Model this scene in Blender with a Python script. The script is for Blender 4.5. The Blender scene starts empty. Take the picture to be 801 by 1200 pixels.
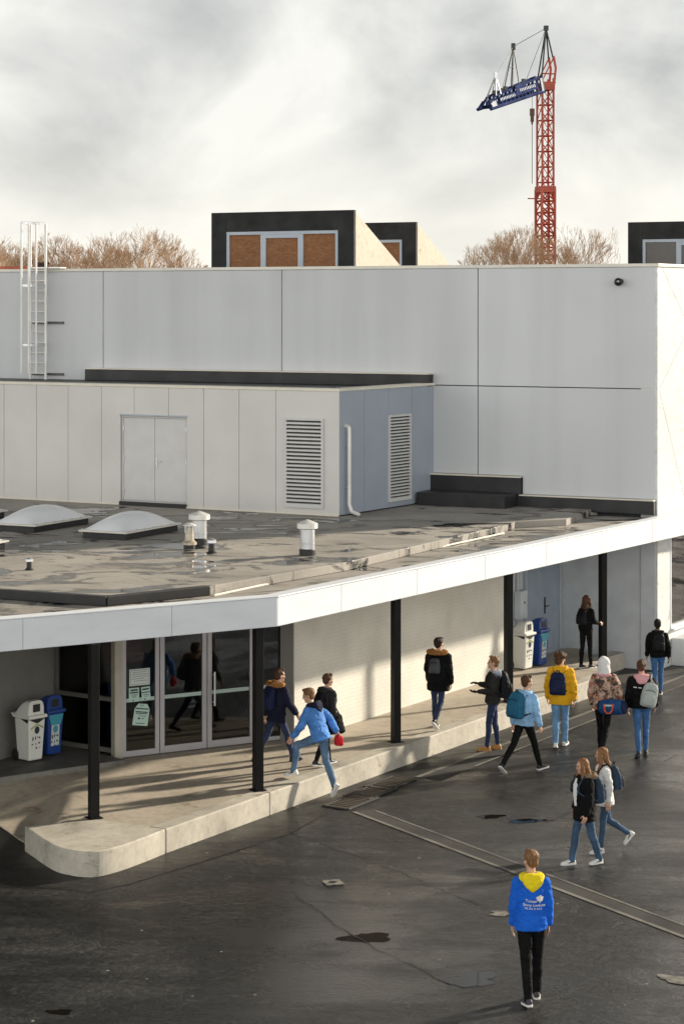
import bpy, bmesh, math, random
from mathutils import Vector, Matrix, noise
from mathutils.bvhtree import BVHTree
R = math.radians
random.seed(7)
scene = bpy.context.scene
COL = scene.collection

# ------------------------------------------------------------------ camera, light, exposure
F, H, CX, Y0 = 2500.0, 8.2, 400.5, 357.0        # focal length in photo pixels, eye height, principal column, horizon row
cam = bpy.data.cameras.new('camera')
cam.sensor_width = 36; cam.lens = F / 1200 * 36
cam.shift_y = -(600 - Y0) / 1200
cam.clip_start = .5; cam.clip_end = 2000
camo = bpy.data.objects.new('camera', cam); COL.objects.link(camo)
camo.location = (0, 0, H); camo.rotation_euler = (R(90), 0, 0)
scene.camera = camo

SUN_AZ = Vector((.85, .53)).normalized(); SUN_EL = 20.0
sd = bpy.data.lights.new('sun', 'SUN'); sd.energy = 5.0; sd.angle = R(2.2); sd.color = (1, .89, .73)
so = bpy.data.objects.new('sun', sd); COL.objects.link(so)
so.rotation_euler = Vector((SUN_AZ.x * math.cos(R(SUN_EL)), SUN_AZ.y * math.cos(R(SUN_EL)), math.sin(R(SUN_EL)))).to_track_quat('Z', 'Y').to_euler()

world = bpy.data.worlds.new('World'); scene.world = world; world.use_nodes = True
nt = world.node_tree; nt.nodes.clear()
def wn(t, **kw):
    n = nt.nodes.new(t)
    for k, v in kw.items(): setattr(n, k, v)
    return n
wl = nt.links.new
sky = wn('ShaderNodeTexSky', sky_type='NISHITA', sun_disc=False)
sky.sun_elevation = R(SUN_EL); sky.sun_rotation = math.atan2(SUN_AZ.x, SUN_AZ.y)
bg1 = wn('ShaderNodeBackground'); bg1.inputs[1].default_value = .07; wl(sky.outputs[0], bg1.inputs[0])
tc = wn('ShaderNodeTexCoord')
mp = wn('ShaderNodeMapping'); mp.inputs['Scale'].default_value = (9, 9, 13); mp.inputs['Location'].default_value = (16.75, 11.13, 12.85)
wl(tc.outputs['Generated'], mp.inputs[0])
nz = wn('ShaderNodeTexNoise'); nz.inputs['Scale'].default_value = 1; nz.inputs['Detail'].default_value = 7; nz.inputs['Roughness'].default_value = .52; nz.inputs['Distortion'].default_value = .35
wl(mp.outputs[0], nz.inputs[0])
cr = wn('ShaderNodeValToRGB'); e = cr.color_ramp.elements
e[0].position = .34; e[0].color = (.43, .435, .43, 1); e[1].position = .62; e[1].color = (.77, .76, .715, 1)
m_ = cr.color_ramp.elements.new(.47); m_.color = (.585, .585, .565, 1)
wl(nz.outputs[0], cr.inputs[0])
sp = wn('ShaderNodeSeparateXYZ'); wl(tc.outputs['Generated'], sp.inputs[0])
hz = wn('ShaderNodeMapRange'); hz.inputs[1].default_value = .0; hz.inputs[2].default_value = .085; hz.inputs[3].default_value = .85; hz.inputs[4].default_value = 0
wl(sp.outputs[2], hz.inputs[0])
mxh = wn('ShaderNodeMixRGB'); mxh.inputs[2].default_value = (.86, .835, .755, 1)
wl(hz.outputs[0], mxh.inputs[0]); wl(cr.outputs[0], mxh.inputs[1])
up = wn('ShaderNodeMapRange', interpolation_type='SMOOTHSTEP'); up.inputs[1].default_value = .16; up.inputs[2].default_value = .6; up.inputs[3].default_value = 1; up.inputs[4].default_value = .15
wl(sp.outputs[2], up.inputs[0])
dp_ = wn('ShaderNodeVectorMath', operation='DOT_PRODUCT'); dp_.inputs[1].default_value = (-.30, -.954, 0); wl(tc.outputs['Generated'], dp_.inputs[0])
az = wn('ShaderNodeMapRange', interpolation_type='SMOOTHSTEP'); az.inputs[1].default_value = -.55; az.inputs[2].default_value = .8; az.inputs[3].default_value = .90; az.inputs[4].default_value = 2.5   # sky behind the camera raised as fill for the walls facing it
wl(dp_.outputs['Value'], az.inputs[0])
mu = wn('ShaderNodeMath', operation='MULTIPLY'); wl(up.outputs[0], mu.inputs[0]); wl(az.outputs[0], mu.inputs[1])
bg2 = wn('ShaderNodeBackground'); wl(mxh.outputs[0], bg2.inputs[0]); wl(mu.outputs[0], bg2.inputs[1])
ms = wn('ShaderNodeMixShader'); ms.inputs[0].default_value = .92
wl(bg1.outputs[0], ms.inputs[1]); wl(bg2.outputs[0], ms.inputs[2])
wo = wn('ShaderNodeOutputWorld'); wl(ms.outputs[0], wo.inputs[0])

vs = scene.view_settings
vs.view_transform = 'Standard'; vs.look = 'None'; vs.exposure = .55; vs.gamma = 1; vs.use_curve_mapping = False
scene.render.engine = 'CYCLES'
scene.cycles.use_denoising = True
scene.cycles.max_bounces = 6; scene.cycles.diffuse_bounces = 3; scene.cycles.glossy_bounces = 3
scene.cycles.transparent_max_bounces = 12
scene.cycles.sample_clamp_indirect = 6
scene.render.resolution_x = 683; scene.render.resolution_y = 1024

# ------------------------------------------------------------------ geometry helpers
def at(px, py, z):
    Y = F * (H - z) / (py - Y0)
    return Vector(((px - CX) / F * Y, Y, z))
def at2(px, py, z):
    p = at(px, py, z); return (p.x, p.y)
def zat(py, Y): return H - (py - Y0) * Y / F
def pxz(px, py, Y): return Vector(((px - CX) / F * Y, Y, zat(py, Y)))

class MB:
    def __init__(s): s.v = []; s.f = []
    def add(s, vs, fs):
        o = len(s.v); s.v += [tuple(v) for v in vs]; s.f += [tuple(i + o for i in f) for f in fs]; return s
    def hexa(s, p):                               # p: 4 bottom, 4 top
        return s.add(p, [(3,2,1,0),(4,5,6,7),(0,1,5,4),(1,2,6,5),(2,3,7,6),(3,0,4,7)])
    def box(s, c, d, rz=0):
        x, y, z = d[0]/2, d[1]/2, d[2]/2; ca, sa = math.cos(rz), math.sin(rz)
        pts = []
        for zz in (-z, z):
            for (a, b) in ((-x,-y),(x,-y),(x,y),(-x,y)):
                pts.append((c[0]+a*ca-b*sa, c[1]+a*sa+b*ca, c[2]+zz))
        return s.hexa(pts)
    def prism(s, pts, z0, z1):
        n = len(pts)
        z0s = z0 if isinstance(z0, (list, tuple)) else [z0]*n
        z1s = z1 if isinstance(z1, (list, tuple)) else [z1]*n
        v = [(p[0],p[1],z0s[i]) for i, p in enumerate(pts)] + [(p[0],p[1],z1s[i]) for i, p in enumerate(pts)]
        f = [tuple(range(n))[::-1], tuple(range(n, 2*n))] + [(i, (i+1)%n, n+(i+1)%n, n+i) for i in range(n)]
        return s.add(v, f)
    def extr(s, pts, vec):
        n = len(pts); vec = Vector(vec)
        v = [Vector(p) for p in pts] + [Vector(p)+vec for p in pts]
        return s.add(v, [tuple(range(n))[::-1], tuple(range(n, 2*n))] + [(i,(i+1)%n,n+(i+1)%n,n+i) for i in range(n)])
    def tube(s, p, q, r0, r1=None, n=8):
        p, q = Vector(p), Vector(q); r1 = r0 if r1 is None else r1
        d = (q-p)
        if d.length < 1e-6: return s
        d.normalize(); a = d.orthogonal().normalized(); b = d.cross(a)
        v = []
        for c, r in ((p, r0), (q, r1)):
            for i in range(n):
                t = 2*math.pi*(i+.5)/n; v.append(c + a*r*math.cos(t) + b*r*math.sin(t))
        return s.add(v, [tuple(range(n))[::-1], tuple(range(n,2*n))] + [(i,(i+1)%n,n+(i+1)%n,n+i) for i in range(n)])
    def path(s, pts, r, n=6):
        for a, b in zip(pts, pts[1:]): s.tube(a, b, r, n=n)
        return s
    def loft(s, rings, n=16):                     # rings: (centre, axis a, axis b) ; capped
        v = []; f = []
        for c, a, b in rings:
            for i in range(n):
                t = 2*math.pi*i/n; v.append(Vector(c) + Vector(a)*math.cos(t) + Vector(b)*math.sin(t))
        for k in range(len(rings)-1):
            for i in range(n): f.append((k*n+i, k*n+(i+1)%n, (k+1)*n+(i+1)%n, (k+1)*n+i))
        f.append(tuple(range(n))[::-1]); f.append(tuple(range((len(rings)-1)*n, len(rings)*n)))
        return s.add(v, f)
    def lathe(s, prof, c=(0,0,0), n=20):
        return s.loft([((c[0],c[1],c[2]+z), (r,0,0), (0,r,0)) for r, z in prof], n)
    def ell(s, c, rx, ry, rz, M=None, n=14, m=9):
        c = Vector(c); v = []; f = []
        for j in range(1, m):
            ph = math.pi*j/m - math.pi/2
            for i in range(n):
                t = 2*math.pi*i/n
                p = Vector((rx*math.cos(ph)*math.cos(t), ry*math.cos(ph)*math.sin(t), rz*math.sin(ph)))
                v.append(c + (M @ p if M else p))
        b = Vector((0,0,-rz)); tp = Vector((0,0,rz))
        v.append(c + (M @ b if M else b)); v.append(c + (M @ tp if M else tp))
        B, T = len(v)-2, len(v)-1
        for j in range(m-2):
            for i in range(n): f.append((j*n+i, j*n+(i+1)%n, (j+1)*n+(i+1)%n, (j+1)*n+i))
        for i in range(n):
            f.append((B, (i+1)%n, i)); f.append((T, (m-2)*n+i, (m-2)*n+(i+1)%n))
        return s.add(v, f)
    def cap(s, p, q, r0, r1, n=12):               # tapered capsule
        p, q = Vector(p), Vector(q)
        s.ell(p, r0, r0, r0, n=n, m=8); s.ell(q, r1, r1, r1, n=n, m=8)
        return s.tube(p, q, r0, r1, n)
    def mesh(s, name, recalc=True):
        me = bpy.data.meshes.new(name)
        me.from_pydata(s.v, [], s.f); 
        if recalc:
            bm = bmesh.new(); bm.from_mesh(me); bmesh.ops.recalc_face_normals(bm, faces=bm.faces); bm.to_mesh(me); bm.free()
        me.update(); return me
    def build(s, name, mat, parent=None, bevel=0, smooth=False, label=None, seg=2):
        me = s.mesh(name)
        o = bpy.data.objects.new(name, me); COL.objects.link(o)
        if mat: me.materials.append(mat)
        if parent: o.parent = parent
        if smooth:
            for p in me.polygons: p.use_smooth = True
        if bevel:
            b = o.modifiers.new('bevel', 'BEVEL'); b.width = bevel; b.segments = seg; b.limit_method = 'ANGLE'; b.angle_limit = R(35)
        if label: o['label'] = label
        return o

def tag(o, label=None, cat=None, group=None, kind=None):
    if label: o['label'] = label
    if cat: o['category'] = cat
    if group: o['group'] = group
    if kind: o['kind'] = kind
    return o
def thing(name, label, cat, loc=(0,0,0), rz=0, group=None):
    o = bpy.data.objects.new(name, None); COL.objects.link(o); o.empty_display_size = .2
    o.location = loc; o.rotation_euler = (0, 0, rz)
    return tag(o, label, cat, group)
def struct(o): o['kind'] = 'structure'; return o
def kids(o): return [c for c in bpy.data.objects if c.parent == o]
def copy_tree(o, parent=None):
    c = o.copy(); COL.objects.link(c)
    if parent: c.parent = parent
    for ch in kids(o): copy_tree(ch, c)
    return c

class Line:                                        # a vertical wall plane: plan point, direction, normal to the viewer's side
    def __init__(s, P, D, flip=False):
        s.P = Vector(P); s.D = Vector(D).normalized(); n = Vector((s.D.y, -s.D.x))
        if n.dot(-s.P) < 0: n = -n
        s.n = -n if flip else n
    def u(s, px):
        k = (px - CX) / F
        return (k*s.P.y - s.P.x) / (s.D.x - k*s.D.y)
    def xy(s, u, d=0): q = s.P + s.D*u + s.n*d; return q
    def p(s, u, d, z): q = s.xy(u, d); return Vector((q.x, q.y, z))
    def z(s, px, py): return zat(py, s.xy(s.u(px)).y)
    def box(s, mb, u0, u1, d0, d1, z0, z1):
        mb.hexa([s.p(u0,d0,z0), s.p(u1,d0,z0), s.p(u1,d1,z0), s.p(u0,d1,z0), s.p(u0,d0,z1), s.p(u1,d0,z1), s.p(u1,d1,z1), s.p(u0,d1,z1)]); return mb
    def poly(s, mb, uz, d0, d1):
        a = [s.p(u, d0, z) for u, z in uz]; mb.extr(a, Vector((s.n.x, s.n.y, 0))*(d1-d0)); return mb

# ------------------------------------------------------------------ materials
def newmat(name):
    m = bpy.data.materials.new(name); m.use_nodes = True; t = m.node_tree; t.nodes.clear()
    out = t.nodes.new('ShaderNodeOutputMaterial'); b = t.nodes.new('ShaderNodeBsdfPrincipled')
    t.links.new(b.outputs[0], out.inputs[0]); return m, t, b, out
def nd(t, typ, ins=None, **kw):
    n = t.nodes.new(typ)
    for k, v in kw.items(): setattr(n, k, v)
    for k, v in (ins or {}).items():
        if hasattr(v, 'is_linked') or isinstance(v, bpy.types.NodeSocket): t.links.new(v, n.inputs[k])
        else: n.inputs[k].default_value = v
    return n
def rgba(c, f=1): return (min(c[0]*f,1), min(c[1]*f,1), min(c[2]*f,1), 1)
def coords(t, kind='Object', scale=(1,1,1), rot=(0,0,0)):
    c = nd(t, 'ShaderNodeTexCoord'); m = nd(t, 'ShaderNodeMapping', {0: c.outputs[kind], 'Scale': scale, 'Rotation': rot}); return m.outputs[0]
def noise_(t, vec, scale, detail=4, rough=.55, dist=0):
    return nd(t, 'ShaderNodeTexNoise', {'Vector': vec, 'Scale': scale, 'Detail': detail, 'Roughness': rough, 'Distortion': dist}).outputs[0]
def ramp(t, fac, stops):
    r = nd(t, 'ShaderNodeValToRGB', {0: fac}); el = r.color_ramp.elements
    while len(el) < len(stops): el.new(.5)
    for e_, (p, c) in zip(el, stops): e_.position = p; e_.color = c if len(c) == 4 else (*c, 1)
    return r.outputs[0]
def mix(t, fac, a, b, mode='MIX'):
    n = nd(t, 'ShaderNodeMixRGB', blend_type=mode)
    for i, v in ((0, fac), (1, a), (2, b)):
        if isinstance(v, bpy.types.NodeSocket): t.links.new(v, n.inputs[i])
        else: n.inputs[i].default_value = v
    return n.outputs[0]
def bump(t, b, h, strength, dist=.01):
    n = nd(t, 'ShaderNodeBump', {'Height': h, 'Strength': strength, 'Distance': dist}); t.links.new(n.outputs[0], b.inputs['Normal'])

def M(name, c, rough=.6, var=.12, scale=3, bmp=0, bscale=60, metal=0, stretch=(1,1,1), spec=.5, bdist=.01):
    m, t, b, o = newmat(name)
    v = coords(t, 'Object', stretch)
    n1 = noise_(t, v, scale, 5); 
    colr = ramp(t, n1, [(.3, rgba(c, 1-var)), (.7, rgba(c, 1+var))])
    t.links.new(colr, b.inputs['Base Color'])
    rr = ramp(t, n1, [(.3, (min(1,rough*1.12),)*3), (.7, (rough*.88,)*3)]); t.links.new(rr, b.inputs['Roughness'])
    b.inputs['Metallic'].default_value = metal; b.inputs['Specular IOR Level'].default_value = spec
    if bmp: bump(t, b, noise_(t, v, bscale, 4), bmp, bdist)
    return m

def mat_asphalt(name, c, wet=.4):
    m, t, b, o = newmat(name)
    v = coords(t)
    big = noise_(t, v, .20, 6, .6, .8)
    vs_ = coords(t, 'Object', (.35, 1, 1), (0, 0, R(20)))
    mid = noise_(t, vs_, .9, 7, .65, .5)
    fine = noise_(t, v, 9, 5, .8); grit = mix(t, .5, nd(t, 'ShaderNodeTexVoronoi', {'Vector': v, 'Scale': 15.0}).outputs['Color'], nd(t, 'ShaderNodeTexVoronoi', {'Vector': v, 'Scale': 34.0}).outputs['Color'])
    base = ramp(t, big, [(.34, rgba(c, .42)), (.5, rgba(c, 1)), (.64, rgba(c, 1.7))])
    base = mix(t, 1, base, ramp(t, mid, [(.34, (.42,.405,.385)), (.5, (1,.995,.985)), (.64, (1.6,1.58,1.53))]), 'MULTIPLY')
    base = mix(t, 1, base, ramp(t, fine, [(.32, (.35,.35,.35)), (.52, (1,1,1)), (.70, (2.3,2.25,2.15))]), 'MULTIPLY')
    gv = nd(t, 'ShaderNodeRGBToBW', {0: grit}).outputs[0]
    base = mix(t, 1, base, ramp(t, gv, [(.28, (.5,.5,.5)), (.55, (1,1,1)), (.78, (2.2,2.18,2.1))]), 'MULTIPLY')
    spk = nd(t, 'ShaderNodeTexVoronoi', {'Vector': v, 'Scale': 1.7, 'Randomness': 1.0}).outputs['Distance']
    msk = ramp(t, spk, [(.03, (1,1,1)), (.042, (0,0,0))])
    base = mix(t, msk, base, (.30,.29,.26,1))
    t.links.new(base, b.inputs['Base Color'])
    damp = mix(t, .5, big, mid)
    rg = ramp(t, damp, [(.42, (wet,)*3), (.49, (.36,)*3), (.58, (.60,)*3)])
    t.links.new(rg, b.inputs['Roughness'])
    hh = mix(t, .35, mix(t, .5, fine, gv), noise_(t, v, 1.6, 4))
    bump(t, b, hh, .8, .03)
    return m

def mat_concrete(name, c, var=.22, rough=.75, streak=0, bm_=.25, fine=1, det=7, vary=0, s1=.7):
    m, t, b, o = newmat(name)
    v = coords(t)
    n1 = noise_(t, v, s1, det, .6, .4); n2 = noise_(t, v, 9, 5, .65); n3 = noise_(t, v, 60, 3)
    base = ramp(t, n1, [(.3, rgba(c, 1-var)), (.5, rgba(c)), (.7, rgba(c, 1+var*.6))])
    if det > 5: base = mix(t, 1, base, ramp(t, noise_(t, v, 3.3, 6, .7, .6), [(.30, (.55,.52,.47)), (.42, (1,1,1))]), 'MULTIPLY')   # blotches of dirt
    base = mix(t, fine, base, mix(t, 1, base, ramp(t, n2, [(.3, (.84,.83,.81)), (.6, (1.03,1.03,1.03))]), 'MULTIPLY'))
    if streak:
        sv = coords(t, 'Object', (1.3, 1.3, .10))
        ns = noise_(t, sv, 1.0, 3, .5)
        base = mix(t, streak, base, mix(t, 1, base, ramp(t, ns, [(.3, (.72,.72,.71)), (.6, (1,1,1))]), 'MULTIPLY'))
    if vary:
        rd = nd(t, 'ShaderNodeObjectInfo').outputs['Random']
        base = mix(t, 1, base, ramp(t, rd, [(0, (1-vary, 1-vary, 1-vary)), (1, (1+vary*.4, 1+vary*.4, 1+vary*.3))]), 'MULTIPLY')
    t.links.new(base, b.inputs['Base Color'])
    b.inputs['Roughness'].default_value = rough
    bump(t, b, mix(t, .4, n3, n2), bm_, .01)
    return m

def mat_roof(name, c):
    m, t, b, o = newmat(name)
    rot = R(-28)
    v = coords(t, 'Object', (1, 1, 1), (0, 0, rot)); vs_ = coords(t, 'Object', (.62, .95, 1), (0, 0, R(24)))
    n1 = noise_(t, v, .5, 6, .6, .5); n2 = noise_(t, vs_, 1.0, 7, .62, 1.1); n3 = noise_(t, v, 30, 3)
    base = ramp(t, n1, [(.3, rgba(c, .68)), (.5, rgba(c)), (.7, rgba(c, 1.2))])
    base = mix(t, 1, base, ramp(t, n3, [(.3, (.85,.85,.85)), (.7, (1.1,1.1,1.1))]), 'MULTIPLY')
    damp = ramp(t, n2, [(.455, (1,1,1)), (.485, (0,0,0))])
    base = mix(t, damp, base, rgba(c, .42))
    sh = nd(t, 'ShaderNodeTexBrick', {'Vector': v, 'Scale': .5, 'Mortar Size': .006, 'Color1': (1,1,1,1), 'Color2': (.9,.9,.9,1), 'Mortar': (.35,.35,.35,1), 'Brick Width': 3.5, 'Row Height': .5}, offset=.5).outputs[0]
    base = mix(t, .6, base, mix(t, 1, base, sh, 'MULTIPLY'))
    t.links.new(base, b.inputs['Base Color'])
    water = ramp(t, n2, [(.420, (1,1,1)), (.430, (0,0,0))])
    base2 = mix(t, water, base, (.012,.012,.012,1)); t.links.new(base2, b.inputs['Base Color'])
    rg = mix(t, water, ramp(t, n2, [(.40, (.45,)*3), (.5, (.8,)*3)]), (.05,.05,.05,1)); t.links.new(rg, b.inputs['Roughness'])
    hh = mix(t, water, mix(t, .3, n3, n2), (.0,.0,.0,1))
    bump(t, b, hh, .25, .01)
    return m

def mat_brick(name, c, ux):                        # painted brick, courses run along the wall direction ux (plan)
    m, t, b, o = newmat(name)
    g = nd(t, 'ShaderNodeTexCoord').outputs['Object']
    d = nd(t, 'ShaderNodeVectorMath', {0: g, 1: (ux.x, ux.y, 0)}, operation='DOT_PRODUCT').outputs['Value']
    z = nd(t, 'ShaderNodeSeparateXYZ', {0: g}).outputs[2]
    vec = nd(t, 'ShaderNodeCombineXYZ', {0: d, 1: z}).outputs[0]
    br = nd(t, 'ShaderNodeTexBrick', {'Vector': vec, 'Scale': 1, 'Mortar Size': .007, 'Mortar Smooth': .4, 'Brick Width': .22, 'Row Height': .072, 'Color1': (1,1,1,1), 'Color2': (.86,.86,.86,1), 'Mortar': (0,0,0,1)})
    n1 = noise_(t, g, 1.2, 6); n2 = noise_(t, g, 28, 4)
    base = ramp(t, n1, [(.3, rgba(c, .86)), (.7, rgba(c, 1.06))])
    base = mix(t, .10, base, mix(t, 1, base, br.outputs[0], 'MULTIPLY'))
    t.links.new(base, b.inputs['Base Color']); b.inputs['Roughness'].default_value = .55
    bump(t, b, mix(t, .35, br.outputs[0], n2), .45, .006)
    return m

def mat_glass(name, tint=(.5,.52,.52), ior=1.5):
    m, t, b, o = newmat(name); t.nodes.remove(b)
    tr = nd(t, 'ShaderNodeBsdfTransparent', {0: (*tint, 1)}); gl = nd(t, 'ShaderNodeBsdfGlossy', {0: (1,1,1,1), 1: .015})
    fr = nd(t, 'ShaderNodeFresnel', {0: ior}); mx = nd(t, 'ShaderNodeMixShader', {0: fr.outputs[0], 1: tr.outputs[0], 2: gl.outputs[0]})
    t.links.new(mx.outputs[0], o.inputs[0]); return m

def mat_ply(name):
    m, t, b, o = newmat(name)
    v = coords(t, 'Object', (3, 3, 9)); w = noise_(t, v, 2.2, 7, .7, 1.5)
    t.links.new(ramp(t, w, [(.3, (.12,.045,.016)), (.5, (.24,.10,.035)), (.72, (.36,.17,.07))]), b.inputs['Base Color']); b.inputs['Roughness'].default_value = .7
    return m

def mat_camo(name):
    m, t, b, o = newmat(name)
    v = coords(t); n = noise_(t, v, 9, 3, .5, 1.0); n2 = noise_(t, v, 5.5, 2, .5, 1.5)
    c = ramp(t, n, [(.0, (.05,.035,.03)), (.40, (.16,.09,.06)), (.47, (.42,.27,.2)), (.56, (.62,.45,.36)), (.62, (.28,.12,.07))])
    c = mix(t, ramp(t, n2, [(.62, (0,0,0)), (.64, (1,1,1))]), c, (.55,.14,.05,1))
    n = [x for x in t.nodes if x.type == 'VALTORGB'][0]; n.color_ramp.interpolation = 'CONSTANT'
    t.links.new(c, b.inputs['Base Color']); b.inputs['Roughness'].default_value = .85
    return m

def mat_denim(name, c):
    m, t, b, o = newmat(name)
    v = coords(t); n = noise_(t, v, 4.5, 5, .6); f = noise_(t, coords(t, 'Object', (1,1,.12)), 160, 2)
    base = ramp(t, n, [(.3, rgba(c, .62)), (.52, rgba(c)), (.72, rgba(c, 1.45))])
    base = mix(t, 1, base, ramp(t, f, [(.3, (.8,.8,.8)), (.7, (1.2,1.2,1.2))]), 'MULTIPLY')
    t.links.new(base, b.inputs['Base Color']); b.inputs['Roughness'].default_value = .85
    bump(t, b, noise_(t, v, 22, 4), .4, .01); return m

def mat_hair(name, c):
    m, t, b, o = newmat(name)
    v = coords(t, 'Object', (1, 1, .16)); n = noise_(t, v, 70, 3, .6)
    t.links.new(ramp(t, n, [(.3, rgba(c, .5)), (.7, rgba(c, 1.5))]), b.inputs['Base Color']); b.inputs['Roughness'].default_value = .62; b.inputs['Specular IOR Level'].default_value = .25
    bump(t, b, n, .6, .01); return m

m_ground = mat_asphalt('asphalt', (.0095, .0097, .0102), .15)
m_patch = mat_asphalt('newer_asphalt', (.0065, .0064, .0063), .45)
m_plat = mat_concrete('platform_concrete', (.43, .375, .30), .25)
m_kerb = mat_concrete('kerb_concrete', (.50, .465, .395), .32, streak=.7)
m_gut = mat_concrete('gutter_concrete', (.040, .039, .036), .7)
m_gutl = mat_concrete('gutter_edge_concrete', (.17, .165, .145), .7)
m_hall = mat_concrete('hall_concrete', (.60,.615,.635), .06, .7, streak=.3, bm_=.02, fine=.0, det=2, vary=.04, s1=.3)
m_back = M('joint_black', (.05,.05,.055), .8)
m_cap = M('parapet_metal', (.72,.69,.62), .5, .05)
m_fascia = M('fascia_white_paint', (.71,.74,.775), .42, .05, 1.2, stretch=(1,1,3))
m_roof = mat_roof('bitumen_roof', (.335, .312, .278))
m_roofedge = M('tan_roof_edge', (.46,.395,.29), .8, .25, 4, .2, 20)
m_roofd = M('black_membrane', (.018,.018,.02), .5, .3, 2, .3, 12)
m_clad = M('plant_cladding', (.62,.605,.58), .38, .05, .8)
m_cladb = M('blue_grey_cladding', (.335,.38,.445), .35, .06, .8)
m_trim = M('cream_flashing', (.72,.68,.58), .5, .05)
m_door = M('plant_door_paint', (.60,.595,.585), .45, .04)
m_alu = M('aluminium_frame', (.42,.41,.43), .38, .05, metal=.25)
m_alud = M('dark_frame', (.10,.10,.10), .5)
m_col = M('black_steel', (.006,.0055,.005), .55, .2, spec=.25)
m_brick = mat_brick('white_painted_brick', (.70,.675,.60), Vector((.526,.85)).normalized())
m_recess = M('grey_render', (.60,.63,.66), .7, .1, 2, .1)
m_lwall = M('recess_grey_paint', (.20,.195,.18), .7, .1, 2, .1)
m_bdoor = M('blue_grey_door_paint', (.31,.37,.44), .45, .06)
m_floor_dark = M('dark_floor', (.10,.095,.085), .65, .2, 3, .15)
m_glass = mat_glass('pane_glass', (.6,.62,.62))
m_dimroom = M('dark_room', (.10,.095,.09), .8, .3)
m_glass2 = mat_glass('tinted_pane_glass', (.55,.56,.55), 1.14)
m_inside = M('dim_interior', (.34,.32,.29), .8, .2)
m_insidefl = M('interior_floor', (.10,.09,.085), .35, .2)
m_red = M('red_interior_panel', (.25,.03,.02), .7)
m_ply = mat_ply('plywood_board')
m_bitfront = M('black_roofing_felt', (.012,.012,.013), .75, .3, 2, .2, 20)
m_cream = mat_concrete('cream_dormer_cheek', (.54,.49,.40), .08, .7, bm_=.05)
m_winframe = M('pale_blue_frame', (.42,.47,.54), .4, .04)
m_steel = M('galvanised_steel', (.62,.63,.65), .32, .1, 6, metal=.75)
m_steelw = M('pale_galvanised', (.74,.73,.70), .45, .06, metal=.3)
m_dome = M('acrylic_dome', (.82,.84,.86), .22, .03)
m_white = M('white_plastic', (.74,.74,.69), .4, .05)
m_blue = M('blue_plastic', (.012,.05,.24), .35, .08)
m_teal = M('teal_print', (.05,.32,.42), .4, .08)
m_black = M('black_plastic', (.012,.012,.012), .5, .2)
m_paper = M('paper_green', (.42,.58,.52), .8, .03)
m_paperw = M('paper_white', (.55,.60,.59), .8, .03)
m_ink = M('ink', (.03,.035,.05), .8)
m_frost = M('frosted_strip', (.36,.46,.44), .6, .04)
m_lime = M('lime_print', (.30,.36,.04), .5)
m_crane = M('crane_red_paint', (.42,.065,.03), .5, .2, 1)
m_crblue = M('crane_blue_paint', (.018,.03,.10), .9, .3, 1, spec=.05)
m_crwhite = M('crane_white_panel', (.40,.42,.45), .8, .08, spec=.1)
m_crdark = M('crane_dark_steel', (.03,.035,.035), .5)
m_twig = M('bare_twigs', (.42,.275,.165), .9, .3, .6)
m_trunk = M('bare_bark', (.17,.11,.065), .9, .3, .6)
m_tile = M('red_roof_tile', (.42,.12,.06), .8, .2)
m_wallbrick = M('house_brick', (.3,.16,.1), .9)
m_copper = M('weathered_cowl', (.50,.44,.34), .4, .2, 8, metal=.4)
m_grate = M('iron_grate', (.13,.105,.08), .6)
m_wet = M('standing_water', (.010,.009,.008), .04, .05)
m_cut = M('stone_lower_wall', (.30,.30,.30), .8, .2, 2, .3)
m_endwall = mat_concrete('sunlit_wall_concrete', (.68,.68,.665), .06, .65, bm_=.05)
# ------------------------------------------------------------------ ground, platform, kerbs
Z3 = lambda pts, z: [at2(px, py, z) for px, py in pts]
def sheet(name, pts, z, mat, h=.003):
    mb = MB(); n = len(pts); mb.add([(p[0], p[1], z) for p in pts], [tuple(range(n))])
    o = mb.build(name, mat); 
    for p in o.data.polygons:
        if p.normal.z < 0: p.flip()
    return struct(o)
mb = MB(); mb.add([(-300,-60,0),(300,-60,0),(300,600,0),(-300,600,0)], [(0,1,2,3)])
struct(mb.build('ground', m_ground))

PZ = .36
K0 = Vector(at2(194.5, 972, PZ)); K1 = Vector(at2(722, 786.5, PZ))
KD = (K1-K0).normalized(); KN = Vector((KD.y, -KD.x))           # outward, to the yard
KERB = Line(K0, KD); KERB.n = KN
KLEN = (K1-K0).length

# wall planes of the low wing and the hall
C0 = Vector((7.06, 47.8))
BIG = Line(C0, (-.894, .447)); SIDE = Line(C0, (.5, .866), flip=False)
SIDE.n = Vector((SIDE.D.y, -SIDE.D.x))
F0 = Vector((-.065, 46.66)); PF = Line(F0, (-.877, .48)); PR = Line(F0, (.526, .85)); PR.n = Vector((.85, -.526)).normalized()
ENT = Line((-3.81, 36.84), (2.88, 1.66)); ENT.n = Vector((ENT.D.y, -ENT.D.x))
G0 = ENT.P; L1 = Vector((-5.06, 37.70))
LG = Line(G0, L1-G0); LW = Line(L1, (-.5, -.87)); LW.n = Vector((.87, -.5)).normalized()
BR = Line((-.85, 38.2), (.526, .85)); BR.n = Vector((BR.D.y, -BR.D.x))
UBK = BR.u(596)
RP = BR.xy(UBK, -.5); R1 = BIG.xy(BIG.u(655)); REC = Line(RP, R1-RP); REC.n = Vector((REC.D.y, -REC.D.x))

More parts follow.
